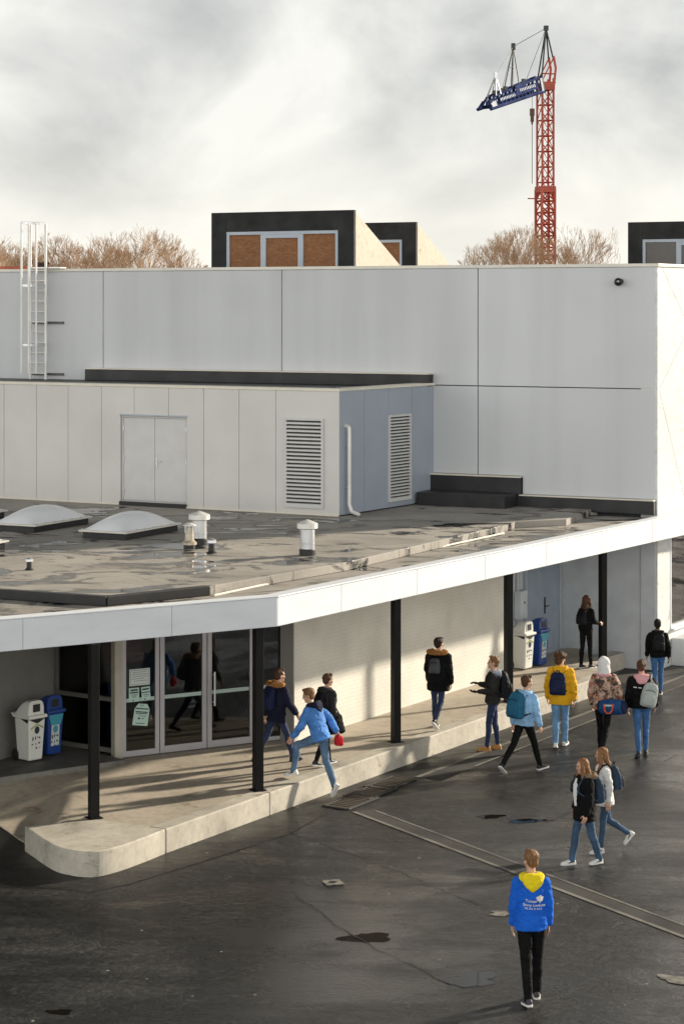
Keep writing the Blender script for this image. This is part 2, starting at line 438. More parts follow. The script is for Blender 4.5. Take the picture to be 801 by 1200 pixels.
# platform: one sheet of concrete, ramping down to the yard at its left end
def plat_z(x, y):
    s = lambda t: (lambda q: q*q*(3-2*q))(max(0, min(1, t)))
    return PZ - .34*s((-4.25 - x)/.62)*s((35.4 - y)/1.9)
mb = MB()
def pquad(quad, nx, ny):
    a, b, c, d = [Vector(q) for q in quad]; o = len(mb.v); v = []; f = []
    for j in range(ny+1):
        for i in range(nx+1):
            p = (a.lerp(b, i/nx)).lerp(d.lerp(c, i/nx), j/ny); v.append((p.x, p.y, plat_z(p.x, p.y)))
    for j in range(ny):
        for i in range(nx): f.append((j*(nx+1)+i, j*(nx+1)+i+1, (j+1)*(nx+1)+i+1, (j+1)*(nx+1)+i))
    mb.add(v, f)
KW = .30
kin0 = KERB.xy(-.02, -KW); kin1 = KERB.xy(KLEN+.05, -KW)
blk = [at2(29, 969, PZ), at2(115, 960.5, PZ)]
dk0, dk1 = ENT.xy(-.05, -.2), ENT.xy(3.6, -.2)
pquad([kin0, kin1, R1+Vector((.4,.3)), dk1 + Vector((0,0))], 24, 8)
pquad([kin0, dk1, dk0, Vector(blk[1])], 4, 6)
lf = [at2(28, 988, .0), at2(0, 969, .0)]
b1 = Vector(blk[1]); pquad([KERB.xy(-.012, 0), kin0, b1.lerp(kin0, .02), b1], 4, 4)
b0 = Vector(blk[0]); pquad([b1, Vector(lf[0]), b0 + Vector((.02, .01)), b0.lerp(b1, .04)], 10, 4)
pquad([Vector(blk[1]), dk0, Vector((-6.7, 35.3)), Vector((-5.95, 34.3))], 20, 20)
pquad([Vector(blk[1]), Vector((-5.95, 34.3)), Vector(lf[1]), Vector(lf[0])], 16, 6)

sk = [Vector(lf[0]), Vector(lf[1]), Vector((-5.95, 34.3)), Vector((-6.7, 35.3))]; fine = []
for a, b in zip(sk, sk[1:]): fine += [a.lerp(b, k/10) for k in range(10)]
o_ = len(mb.v); mb.v += [(p.x, p.y, plat_z(p.x, p.y)) for p in fine] + [(p.x, p.y, -.05) for p in fine]; n_ = len(fine)
mb.f += [(o_+i, o_+i+1, o_+n_+i+1, o_+n_+i) for i in range(n_-1)]
plat = struct(mb.build('platform', m_plat, smooth=True))
# kerb stones with open joints, rounded end block
cuts = [KERB.u(194.5), KERB.u(316), KERB.u(475), KERB.u(603), KLEN]
for a, b in zip(cuts, cuts[1:]):
    mb = MB()
    if b == KLEN:                                   # last stone turns its corner round to the building
        pts = [KERB.xy(a+.006, 0), KERB.xy(b-.35, 0)]
        cc = KERB.xy(b-.35, -.35)
        for k in range(1, 7):
            t = k/6*math.pi/2; pts.append(cc + KN*.35*math.cos(t) + KD*.35*math.sin(t))
        pts += [KERB.xy(b, -.9), KERB.xy(b-.3, -.9), KERB.xy(b-.3, -KW), KERB.xy(a+.006, -KW)]
    else: pts = [KERB.xy(a+.006, 0), KERB.xy(b-.006, 0), KERB.xy(b-.006, -KW), KERB.xy(a+.006, -KW)]
    mb.prism(pts, -.05, PZ+.006); struct(mb.build('kerb', m_kerb, bevel=.022, seg=3))
e0 = KERB.xy(KLEN, -.9); e1 = BIG.xy(.75, .05); ed = (e1-e0).normalized(); en = Vector((ed.y, -ed.x))
mb = MB(); mb.prism([e0, e1, e1-en*.28, e0-en*.28], -.05, PZ+.006); struct(mb.build('kerb', m_kerb, bevel=.02))
ctl = [(194.5,972.7),(172,981),(150,989),(130,995),(113,998.4),(98,998.8),(82,996.6),(66,992.5),(50,983.5),(29,969),(115,960.7)]
raw = [Vector(q) for q in Z3(ctl, PZ)]; raw[0] = KERB.xy(-.012, 0); pts = []
for i in range(len(raw)):                              # round the curved nose
    if 2 <= i <= 7:
        p0, p1, p2, p3 = raw[i-1], raw[i], raw[i+1], raw[i+2]
        for k in range(4):
            t = k/4; pts.append(tuple(.5*((2*p1)+(p2-p0)*t+(2*p0-5*p1+4*p2-p3)*t*t+(3*p1-p0-3*p2+p3)*t**3)))
    else: pts.append(tuple(raw[i]))

mb = MB(); mb.prism(pts, -.05, PZ+.01); struct(mb.build('kerb_end_block', m_kerb, bevel=.02, seg=3))
# raised dark floor of the recess with a pale nosing
rf = [LW.xy(2.2, 0)+Vector((.55,-.05)), G0+Vector((.0,-.02)), L1, LW.xy(3.4, 0)]
stp0 = Vector(at2(-40, 916, .44)); stp1 = Vector(at2(146, 890, .44))
mb = MB(); mb.prism([stp0, stp1, L1+Vector((0,.05)), LW.xy(2.6, -.05)], .2, .44); struct(mb.build('recess_floor', m_floor_dark))
sd_ = (stp1-stp0).normalized(); sn = Vector((sd_.y, -sd_.x))
mb = MB(); mb.prism([stp0, stp1, stp1+sn*.05, stp0+sn*.05], .05, .443); struct(mb.build('step_edge', m_gutl, bevel=.008))
# paved apron past the end of the platform
struct(sheet('paving', [tuple(KERB.xy(KLEN+.02, -.35)), tuple(KERB.xy(KLEN+1.1, .1)), tuple(SIDE.xy(1.2, .9)), tuple(C0), tuple(e1)], .004, m_gut))

# channel along the kerb, drainage channel across the yard, patches, puddles
g0, g1 = KERB.u(372), KLEN + 9
def strip(name, line, u0, u1, d0, d1, z, mat): return sheet(name, [line.xy(u0,d0), line.xy(u1,d0), line.xy(u1,d1), line.xy(u0,d1)], z, mat)
strip('wet_kerb_strip', KERB, -.2, KLEN+.3, 0, .62, .004, m_patch)
strip('gutter', KERB, g0+2.2, g1, .62, 1.12, .004, m_gut)
strip('gutter_edge', KERB, g0+2.2, g1, .60, .70, .008, m_gutl)
strip('gutter_edge', KERB, g0+3.5, g1, 1.06, 1.11, .008, m_gutl)
ch = [at2(412,952,0), at2(801,1100,0)]; CH = Line(ch[0], Vector(ch[1])-Vector(ch[0])); CH.n = Vector((-CH.D.y, CH.D.x))
if CH.n.y < 0: CH.n = -CH.n
CL = (Vector(ch[1])-Vector(ch[0])).length
strip('drainage_channel', CH, 0, CL*1.3, 0, .40, .004, m_gut)
strip('channel_edge', CH, 0, CL*1.3, 0, .075, .008, m_gutl)
strip('channel_edge', CH, .1, CL*1.3, .355, .40, .008, m_gutl)
sheet('asphalt_patch', Z3([(-60,1040),(-60,930),(30,930),(34,990),(62,1016),(100,1024),(135,1021),(195,1001),(316,959),(372,938),(392,948),(340,977),(250,1006),(150,1037),(105,1046),(60,1041)], 0), .0045, m_patch)
def blob(name, px, py, wx, wy, z, mat, seed, n=30, ang=0):
    rnd = random.Random(seed); c = at(px, py, 0); pts = []
    s = (py-Y0)/H
    ph = [rnd.uniform(0, 6.28) for _ in range(5)]
    for i in range(n):
        t = 2*math.pi*i/n; r = 1 + .22*math.sin(2*t+ph[0]) + .16*math.sin(3*t+ph[1]) + .12*math.sin(5*t+ph[2]) + .07*math.sin(9*t+ph[3])
        x, y = wx/s*r*math.cos(t), wy/s*r*math.sin(t)*F/(F*(H)/c.y)*1.0
        y = wy/s*r*math.sin(t)*(c.y/H)
        pts.append((c.x + x*math.cos(ang)-y*math.sin(ang), c.y + x*math.sin(ang)+y*math.cos(ang)))
    return sheet(name, pts, z, mat)
for i, (px, py, wx, wy) in enumerate([(552,1148,31,8),(430,1099,25,6),(618,962,24,2.2),(575,957,16,2),(70,1186,18,2.4)]):
    blob('puddle', px, py, wx, wy, .004+.0003*i, m_wet, 20+i)
m_mark = M('worn_white_paint', (.17,.16,.14), .8, .7, 9)
for px, py, wx, wy, a in ((586,1071,14,2.6,-.5),(790,1148,24,3.6,-.5)):
    blob('road_marking', px, py, wx, wy, .0085, m_mark, int(px), ang=a)
mb = MB()
def seam(pts, w, z, mat, name='asphalt_seam'):
    P = [Vector(at2(x, y, 0)) for x, y in pts]; mb = MB(); rnd = random.Random(3)
    L = []; Rr = []
    fine = []
    for a, b in zip(P, P[1:]):
        for k in range(12): fine.append(a.lerp(b, k/12) + Vector((rnd.gauss(0,.02), rnd.gauss(0,.04))))
    for i, p in enumerate(fine):
        q = fine[min(i+1, len(fine)-1)] - fine[max(i-1, 0)]; n = Vector((-q.y, q.x)).normalized(); ww = w*rnd.uniform(.4, 1.2)
        L.append(p+n*ww); Rr.append(p-n*ww)
    v = [(p.x,p.y,z) for p in L] + [(p.x,p.y,z) for p in Rr]; n_ = len(L)
    mb.add(v, [(i, i+1, n_+i+1, n_+i) for i in range(n_-1)]); return struct(mb.build(name, mat))
seam([(338,975),(420,1003),(500,1035),(580,1068)], .010, .009, m_patch)
seam([(640,965),(700,935),(801,880)], .010, .009, m_patch)
seam([(345,1050),(420,1100),(540,1160)], .009, .0095, m_patch)
# gully covers, each a frame with bars
def grate(px, py, rot, label, dx=.46, dy=.95):
    c = at(px, py, 0); t = thing('drain_grate', label, 'drain grate', (c.x, c.y, .004), rot, 'drain grates by the kerb')
    f = MB(); 
    for sx in (-1, 1): f.box((sx*dx/2, 0, .012), (.05, dy, .024))
    for sy in (-1, 1): f.box((0, sy*dy/2, .012), (dx-.05, .05, .024))
    f.build('frame', m_gut, t, bevel=.004)
    g = MB(); n = 9
    for k in range(n): g.box((0, -dy/2+.06+(dy-.12)*k/(n-1), .010), (dx-.06, .03, .018))
    g.build('grille', m_grate, t)
    h = MB(); h.box((0,0,.001), (dx-.04, dy-.04, .002)); h.build('pit', m_black, t)
ka = math.atan2(KD.y, KD.x) - math.pi/2
grate(411, 940.5, ka, 'drain grate nearest the end of the kerb, lowest of the row')
grate(434, 929.5, ka, 'middle drain grate between the two others by the kerb')
grate(457, 918.5, ka, 'drain grate at the start of the concrete gutter')
c = at(390, 1035, 0); t = thing('valve_cover', 'small square pale valve cover with a dark hole in the asphalt', 'valve cover', (c.x, c.y, .004), .3)
mb = MB(); mb.box((0,0,.006), (.26,.26,.012)); mb.build('plate', m_mark, t, bevel=.003)
mb = MB(); mb.lathe([(.055,.0),(.055,.016)], (0,0,0), 14); mb.build('lid', m_black, t)

# ------------------------------------------------------------------ low wing (entrance building)
wing = thing('entrance_building', 'low flat roofed entrance wing with white fascia and black columns', 'building', (-1, 36, 0))
def wmat(o):
    m = o.matrix_basis.copy()
    return (wmat(o.parent) @ o.matrix_parent_inverse @ m) if o.parent else m
def part(mb, name, mat, parent, **k):               # a part drawn in world coordinates
    o = mb.build(name, mat, parent, **k)
    o.matrix_parent_inverse = wmat(parent).inverted()
    return o
FB, FT = 3.03, 3.50
m_joint = M('grey_joint', (.34,.34,.34), .7)
KC = Vector(at2(325, 735, 3.02)); FL0 = Vector(at2(0, 765, 3.02)); FR1 = Vector(at2(800, 628, 3.02))
LF = Line(KC, FL0-KC); LF.n = Vector((-.525,-.85)); LF.n = Vector((LF.D.y, -LF.D.x)); 
if LF.n.y > 0: LF.n = -LF.n
RF = Line(KC, FR1-KC); RF.n = Vector((RF.D.y, -RF.D.x))
LLEN, RLEN = 13.0, (FR1-KC).length*1.45
# fascia: mitred at the corner
bis = (LF.n + RF.n); bis = bis / (1 + LF.n.dot(RF.n))
TH = .24
def fas(line, L, name, mat):
    mb = MB(); a, b = line.xy(0), line.xy(L); ai, bi = KC - bis*TH, line.xy(L, -TH)
    mb.prism([a, b, bi, ai], FB, FT); return mb
fo = part(fas(LF, LLEN, 'fascia', m_fascia), 'fascia', m_fascia, wing, bevel=.012, label='pale blue shaded left run of the fascia')
fo2 = part(fas(RF, RLEN, 'fascia', m_fascia), 'fascia', m_fascia, wing, bevel=.012, label='bright sunlit right run of the fascia')
for line, L, fp, cutsu in ((LF, LLEN, fo, (2.9, 5.8)), (RF, RLEN, fo2, (4.2, 8.4, 12.6))):
    mb = MB()
    a, b = line.xy(0, .012), line.xy(L, .012); 
    mb.prism([KC+bis*.018, line.xy(L, .018), line.xy(L, -TH-.02), KC-bis*(TH+.02)], FT+.002, FT+.022)
    part(mb, 'drip_edge', m_fascia, fp, bevel=.004)
    for cu in [x for x in (1.9, 4.4, 6.9, 9.4, 11.9, 14.4, 16.9) if x < L]:
        mb = MB(); line.box(mb, cu-.004, cu+.004, .001, .0025, FB+.004, FT-.004); part(mb, 'joint', m_joint, fp)
E_ = RF.xy(RF.u(772), -TH)
slab = [LF.xy(LLEN, -TH), KC-bis*TH, E_, tuple(C0+Vector((.02,-.03))), BIG.xy(26, .02), (-22, 40)]
mb = MB(); mb.prism([tuple(Vector(p)) for p in slab], 3.08, 3.42); part(mb, 'roof', m_roof, wing)
mb = MB(); mb.prism([E_, RF.xy(RLEN, -TH), SIDE.xy(9, .02), SIDE.xy(.02, .02)], 3.08, 3.46); part(mb, 'roof', m_fascia, wing)
# raised main deck, stepped edge
DZ = 3.56
stepedge = [(-160, 683), (0, 692), (125, 700.5), (245, 688), (400, 661), (585, 617.5), (603, 611.5), (663, 608.5), (692, 597)]
dk = [Vector(at2(x, y, DZ)) for x, y in stepedge]
mb = MB(); mb.prism(dk + [BIG.xy(BIG.u(700), .04), BIG.xy(25.5, .04), (-21, 42)], 3.424, DZ); part(mb, 'roof_deck', m_roof, wing)
mb = MB()
def edge_strip(pts, w, h, zb):
    for a, b in zip(pts, pts[1:]):
        d = (b-a).normalized(); n = Vector((d.y, -d.x))
        if n.y > 0: n = -n
        mb.hexa([(a.x-n.x*.12,a.y-n.y*.12,zb),(b.x-n.x*.12,b.y-n.y*.12,zb),(b.x+n.x*w,b.y+n.y*w,zb),(a.x+n.x*w,a.y+n.y*w,zb),
                 (a.x-n.x*.12,a.y-n.y*.12,zb+h),(b.x-n.x*.12,b.y-n.y*.12,zb+h),(b.x+n.x*w,b.y+n.y*w,zb+h),(a.x+n.x*w,a.y+n.y*w,zb+h)])
edge_strip(dk[0:4], .03, .155, 3.425); part(mb, 'roof_upstand', m_roofd, wing, bevel=.01)
mb = MB(); edge_strip(dk[3:6], .02, .155, 3.425); part(mb, 'roof_upstand', m_roof, wing, bevel=.012, label='tan edge strip of the raised roof deck')
mb = MB(); a, b = dk[3], dk[5]; mb.path([(a.x+.09,a.y-.12,3.44),((a.x+b.x)/2+.10,(a.y+b.y)/2-.12,3.44),(b.x+.08,b.y-.10,3.44)], .02, 8); part(mb, 'lightning_wire', m_trim, wing)
# black membrane upstands where the deck meets the hall
mb = MB()
ua, ub, uc = BIG.u(768), BIG.u(611), BIG.u(505)
BIG.box(mb, ua, ub, .006, .16, 3.5, 3.80); BIG.box(mb, ub, uc+.2, .006, .16, 3.5, 4.21)
part(mb, 'membrane_upstand', m_roofd, wing, bevel=.01)
mb = MB(); BIG.box(mb, ub+.05, uc-.05, .17, .95, 3.52, 3.86); part(mb, 'membrane_box', m_roofd, wing, bevel=.02)
mb = MB(); BIG.box(mb, ub-.02, uc+.2, .008, .19, 4.212, 4.24); BIG.box(mb, ua, ub, .008, .19, 3.802, 3.826); part(mb, 'flashing', m_trim, wing)
# columns
for px, py, lab in ((109.5, 960, 'black column standing on the rounded kerb end'), (302, 927.5, 'black column beside the glass doors'), (463.5, 870.5, 'black column in front of the white brick wall'),
               (595.5, 823, 'black column beside the white and blue bins'), (706, 781, 'black column the woman in black touches')):
    p = at(px, py, PZ); mb = MB(); mb.box((p.x, p.y+.06, (PZ+3.028)/2), (.14,.14,3.028-PZ), R(30))
    o = part(mb, 'column', m_col, wing, bevel=.008, label=lab)
    mb = MB(); mb.box((p.x, p.y+.06, PZ+.008+.004), (.22,.22,.012), R(30)); part(mb, 'base_plate', m_col, o)
# entrance glazing
UZ = lambda line, px, py: line.z(px, py)
TOP = 3.06
u = ENT.u
entr = part((lambda mb: (ENT.box(mb, u(133), u(142), -.10, .06, PZ, TOP), mb)[1])(MB()), 'door_jamb', M('cream_jamb', (.40,.37,.31), .6), wing, bevel=.004)
def leaf(name, x0, x1, fw, bw, parent, glasslabel=None):
    f = MB(); a, b = u(x0), u(x1)
    ENT.box(f, a, a+fw, -.03, .03, PZ+.02, TOP-.01); ENT.box(f, b-fw, b, -.03, .03, PZ+.02, TOP-.01)
    ENT.box(f, a+fw, b-fw, -.03, .03, PZ+.02, PZ+.02+bw); ENT.box(f, a+fw, b-fw, -.03, .03, 2.82, 2.92)
    o = part(f, name, m_alu, parent, bevel=.004)
    g = MB(); ENT.box(g, a+fw, b-fw, -.006, .006, PZ+.02+bw, 2.82); part(g, 'pane', m_glass, o)
    g = MB(); ENT.box(g, a+fw, b-fw, -.006, .006, 2.92, TOP-.01); part(g, 'pane', m_glass, o)
    g = MB(); ENT.box(g, a+fw+.01, b-fw-.01, .008, .011, 1.32, 1.385); part(g, 'frosted_strip', m_frost, o)
    return o
leaf('side_window', 142.5, 186, .075, .10, wing)
dl = leaf('door', 187, 241.5, .085, .12, wing); dr = leaf('door', 242.5, 297, .085, .12, wing)
sw = leaf('side_window', 305, 334, .05, .07, wing)
mb = MB(); ENT.box(mb, u(334), u(340), -.08, .05, PZ, TOP); part(mb, 'door_jamb', m_winframe, wing, bevel=.004)
mb = MB(); ENT.box(mb, u(297), u(305), -.04, .04, PZ, TOP); part(mb, 'mullion', m_alu, wing, bevel=.004)
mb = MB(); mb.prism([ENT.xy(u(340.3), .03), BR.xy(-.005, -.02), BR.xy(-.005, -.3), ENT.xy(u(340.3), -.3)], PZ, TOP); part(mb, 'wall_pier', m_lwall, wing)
mb = MB(); hu = u(246)+.05
mb.tube(ENT.p(hu, .09, 1.12), ENT.p(hu, .09, 1.72), .018); mb.tube(ENT.p(hu, .02, 1.18), ENT.p(hu, .09, 1.18), .012); mb.tube(ENT.p(hu, .02, 1.66), ENT.p(hu, .09, 1.66), .012)
part(mb, 'handle', m_steel, dr)
# left glazing: dark fixed lights with a cream rail
gl = MB(); LL = (L1-G0).length
LG.box(gl, .06, LL, -.03, .03, .44, .52); LG.box(gl, .06, LL, -.03, .03, 2.92, TOP)
for uu in (.06, .62, LL-.09): LG.box(gl, uu, uu+.07, -.04, .04, .52, 2.92)
LG.box(gl, .13, LL-.09, -.02, .045, 1.33, 1.40)
go_ = part(gl, 'fixed_window', M('brown_grey_frame', (.13,.125,.11), .5), wing)
mb = MB(); LG.box(mb, .13, LL-.09, -.006, .006, .52, 2.92); part(mb, 'pane', m_glass, go_)
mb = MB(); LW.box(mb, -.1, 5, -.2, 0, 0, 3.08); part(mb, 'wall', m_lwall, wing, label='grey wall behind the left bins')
# white brick wall, recess wall, service door
mb = MB(); BR.box(mb, 0, UBK, -.3, 0, 0, 3.078); part(mb, 'wall', m_brick, wing, label='white painted brick wall')
mb = MB(); RL = (R1-RP).length; REC.box(mb, -.1, RL+.1, -.25, 0, 0, 3.078); part(mb, 'wall', m_recess, wing, label='grey wall of the service door recess')
ru = REC.u
dp = MB(); a, b = ru(614), ru(652)
REC.box(dp, a, (a+b)/2-.004, .002, .045, PZ+.02, 2.72); REC.box(dp, (a+b)/2+.004, b, .002, .045, PZ+.02, 2.72)
sdo = part(dp, 'service_door', m_bdoor, wing, bevel=.004)
mb = MB(); REC.box(mb, a-.09, a, .0, .07, PZ, 2.80); REC.box(mb, b, b+.11, .0, .07, PZ, 2.80); REC.box(mb, a, b, 0, .07, 2.72, 2.80); part(mb, 'door_frame', m_winframe, sdo)
mb = MB(); m_u = (a+b)/2+.10; REC.box(mb, m_u-.03, m_u+.03, .046, .06, 1.25, 1.62); mb.tube(REC.p(m_u,.05,1.42), REC.p(m_u,.11,1.42), .012); mb.tube(REC.p(m_u,.11,1.42), REC.p(m_u+.11,.11,1.42), .012); part(mb, 'handle', m_black, sdo)
mb = MB(); pu = ru(606); mb.tube(REC.p(pu,.06,1.95), REC.p(pu,.06,3.07), .022); mb.tube(REC.p(pu-.12,.06,PZ), REC.p(pu-.12,.06,3.07), .03); part(mb, 'pipe', m_recess, wing)
t = thing('electrical_box', 'grey electrical box on the wall behind the white bin', 'electrical box', REC.p(ru(605.5), .09, 1.62))
mb = MB(); mb.box((0,0,0), (.16,.36,.62), math.atan2(REC.D.y, REC.D.x)-math.pi/2); mb.build('cabinet', m_recess, t, bevel=.012)
mb = MB(); q = REC.n; mb.tube((q.x*.08, q.y*.08, .05), (q.x*.1, q.y*.1, .05), .02); mb.build('lock', m_black, t)
# dim entrance hall behind the glass
ins = MB(); bw = Vector((-.5,.866))*6
i0, i1 = ENT.xy(-2.3, -.4), ENT.xy(3.45, -.1)
ins.prism([i0, i1, i1+bw, i0+bw], .30, .352); part(ins, 'interior_floor', m_insidefl, wing)
ins = MB(); ins.prism([i0+bw, i1+bw, i1+bw*1.03, i0+bw*1.03], .352, 3.08); ins.prism([i1, i1+bw, i1+bw+ENT.D*.15, i1+ENT.D*.15], .352, 3.08); ins.prism([i0, i0+bw, i0+bw-ENT.D*.15, i0-ENT.D*.15], .352, 3.08)
part(ins, 'interior_wall', m_inside, wing)
ins = MB(); p_ = ENT.xy(1.0, -3); ins.box((p_.x, p_.y, 2.2), (1.6,.1,1.5), R(30)); part(ins, 'interior_panel', m_red, wing)
# four posters taped to the side window
def notice(x0, y0, x1, y1, label, mat, lines, tiltz=0, head=False):
    a = ENT.u(x0); b = ENT.u(x1); z1 = ENT.z((x0+x1)/2, y0); z0 = ENT.z((x0+x1)/2, y1); w, h = b-a, z1-z0
    c = ENT.p((a+b)/2, .014, (z0+z1)/2)
    t = thing('notice', label, 'notice', c, math.atan2(ENT.D.y, ENT.D.x), 'notices on the side window'); t.rotation_euler = (0, R(tiltz), math.atan2(ENT.D.y, ENT.D.x))
    mb = MB(); 
    if head: mb.extr([(-w/2,0,-h/2),(w/2,0,-h/2),(w/2,0,h*.27),(w*.3,0,h/2),(-w*.28,0,h/2),(-w/2,0,h*.25)], (0,-.002,0))
    else: mb.box((0,0,0), (w,.002,h))
    mb.build('sheet', mat, t)
    pr = MB()
    for (lx, lz, lw, lh) in lines: pr.box((lx*w, -.0022, lz*h), (lw*w, .0006, lh*h))
    pr.build('print', m_ink, t)
rnd = random.Random(5)
notice(151.3, 783.5, 175.3, 803, 'large white notice at the top of the side window', m_paperw, [(0,.42,.86,.02),(0,-.42,.86,.015),(-.43,0,.012,.84),(.43,0,.012,.84)] + [(rnd.uniform(-.1,.05), .30-.13*i, rnd.uniform(.5,.75), .022) for i in range(5)])
notice(150.8, 806, 162.8, 822, 'small notice on the left above the frosted strip', m_paper, [(0,.34,.7,.12),(0,.16,.8,.10),(0,0,.6,.03),(0,-.09,.5,.03),(0,-.17,.4,.03),(-.1,-.4,.15,.07)])
notice(165.5, 804.5, 175.8, 820, 'small notice on the right above the frosted strip', m_paper, [(0,.32,.75,.12),(0,.08,.95,.07),(0,-.1,.6,.04),(.05,-.22,.5,.03),(-.15,-.42,.2,.08)], -4)
notice(156.3, 824.5, 174.2, 850, 'pale green tilted poster with cut corners below the frosted strip', m_paper, [(-.1,.42,.06,.06),(.02,.42,.06,.06),(0,.27,.9,.05),(0,.12,.8,.05),(0,.05,.75,.04),(.1,-.06,.5,.025),(-.12,-.18,.13,.09),(.12,-.18,.2,.03),(0,-.4,.6,.03)], 9, True)

# ------------------------------------------------------------------ tall hall
hall = thing('school_hall', 'tall grey concrete panelled hall with cream parapet behind the flat roof', 'building', (0, 55, 0))
ZT, ZJ = 9.05, 6.305
UE = 26.0
mb = MB(); BIG.box(mb, .03, UE, -.4, -.05, 0, ZT); hb = part(mb, 'wall', m_back, hall)
cutspx = [771, 559.5, 330, 121, -60]; us = [BIG.u(p) for p in cutspx]; us[0] = .05; us.append(UE)
g = .011
def panel(uz): 
    mb = MB(); BIG.poly(mb, uz, -.05, 0); return part(mb, 'wall_panel', m_hall, hall, bevel=.006)
for a, b in zip(us, us[1:]):
    if a > 5.6: panel([(a+g, 3.4), (b-g, 3.4), (b-g, ZT-.005), (a+g, ZT-.005)])
    else: panel([(a+g, ZJ+g), (b-g, ZJ+g), (b-g, ZT-.005), (a+g, ZT-.005)])
u612 = BIG.u(612)
panel([(us[0]+g, 3.83), (u612, 3.83), (u612, 4.245), (us[1]-g, 4.245), (us[1]-g, ZJ-g), (us[0]+g, ZJ-g)])
panel([(us[1]+g, 4.245), (us[2]-g, 4.245), (us[2]-g, ZJ-g), (us[1]+g, ZJ-g)])
mb = MB(); BIG.box(mb, .05, 2.35, -.05, 0, 0, 3.078); BIG.box(mb, .05, .38, .003, .03, 0.01, 3.077); part(mb, 'wall_panel', m_recess, hall, label='shaded grey wall at the end of the canopy')
# sunlit end wall with diagonal seams and a window below the fascia
SL = 26.0
mb = MB(); SIDE.box(mb, 0, SL, -.4, 0, 3.05, ZT); su = SIDE.u
us0 = su(784.5)
SIDE.box(mb, 0, us0, -.4, 0, 0, 3.05); SIDE.box(mb, us0, SL, -.4, 0, 0, .80)
ew = part(mb, 'end_wall', m_endwall, hall)
mb = MB()
def sline(px0, py0, px1, py1):
    a = Vector((su(px0), SIDE.z(px0, py0))); b = Vector((su(px1), SIDE.z(px1, py1))); d = (b-a); b2 = a + d*2.4 if d.length else b
    n = Vector((-d.y, d.x)).normalized()*.007
    SIDE.poly(mb, [tuple(a-n), tuple(b-n), tuple(b+n), tuple(a+n)], .001, .003)
sline(773, 309, 801, 371); sline(772, 456, 801, 395); sline(772, 458, 801, 583); part(mb, 'seam', m_joint, ew)
wf = MB(); us1 = us0+5
SIDE.box(wf, us0, us1, -.12, .02, .80, .90); SIDE.box(wf, us0, us0+.06, -.12, .012, .90, 3.04); SIDE.box(wf, us0, us1+.02, .02, .10, .80, .845)
wo_ = part(wf, 'window', m_fascia, hall, bevel=.006)
mb = MB(); SIDE.box(mb, us0+.06, us1, -.10, -.09, .90, 3.04); part(mb, 'pane', m_glass2, wo_)
mb = MB(); SIDE.box(mb, us0, us1, -2.4, -2.3, .4, 3.04); SIDE.box(mb, us0, us1, -2.3, -.42, .3, .4); SIDE.box(mb, us0, us1, -2.4, -.42, 3.05, 3.15); SIDE.box(mb, us1, us1+.1, -2.4, -.42, .3, 3.1); SIDE.box(mb, us0-.1, us0, -2.4, -.42, .3, 3.1); part(mb, 'interior_wall', m_dimroom, hall)
mb = MB(); SIDE.box(mb, us0+.05, us1+3, .005, .55, 0, .62); SIDE.box(mb, us0+.05, us1+3, .56, .72, 0, .12); part(mb, 'plinth', m_hall, hall, bevel=.015)
# parapet caps, roof, rear
mb = MB(); BIG.box(mb, -.03, UE, -.42, .03, ZT, ZT+.075); cpo = part(mb, 'parapet', m_cap, hall, bevel=.008)
mb = MB(); SIDE.box(mb, .05, SL, -.42, .03, ZT+.002, ZT+.073); part(mb, 'parapet', m_cap, hall, bevel=.008)
mb = MB(); bl, br_ = BIG.xy(UE, -.42), SIDE.xy(SL, -.42); bk = Vector(bl) + SIDE.D*SL
mb.prism([BIG.xy(.45, -.45), bl, bk, br_], 8.4, 8.62); part(mb, 'roof', m_roofd, hall)
mb = MB(); mb.prism([bl, bk, bk+Vector((.3,.1)), bl+Vector((.3,.1))], 0, 9.0); mb.prism([bk, br_, br_+Vector((0,-.3)), bk+Vector((0,-.3))], 0, 9.0); part(mb, 'wall', m_hall, hall)
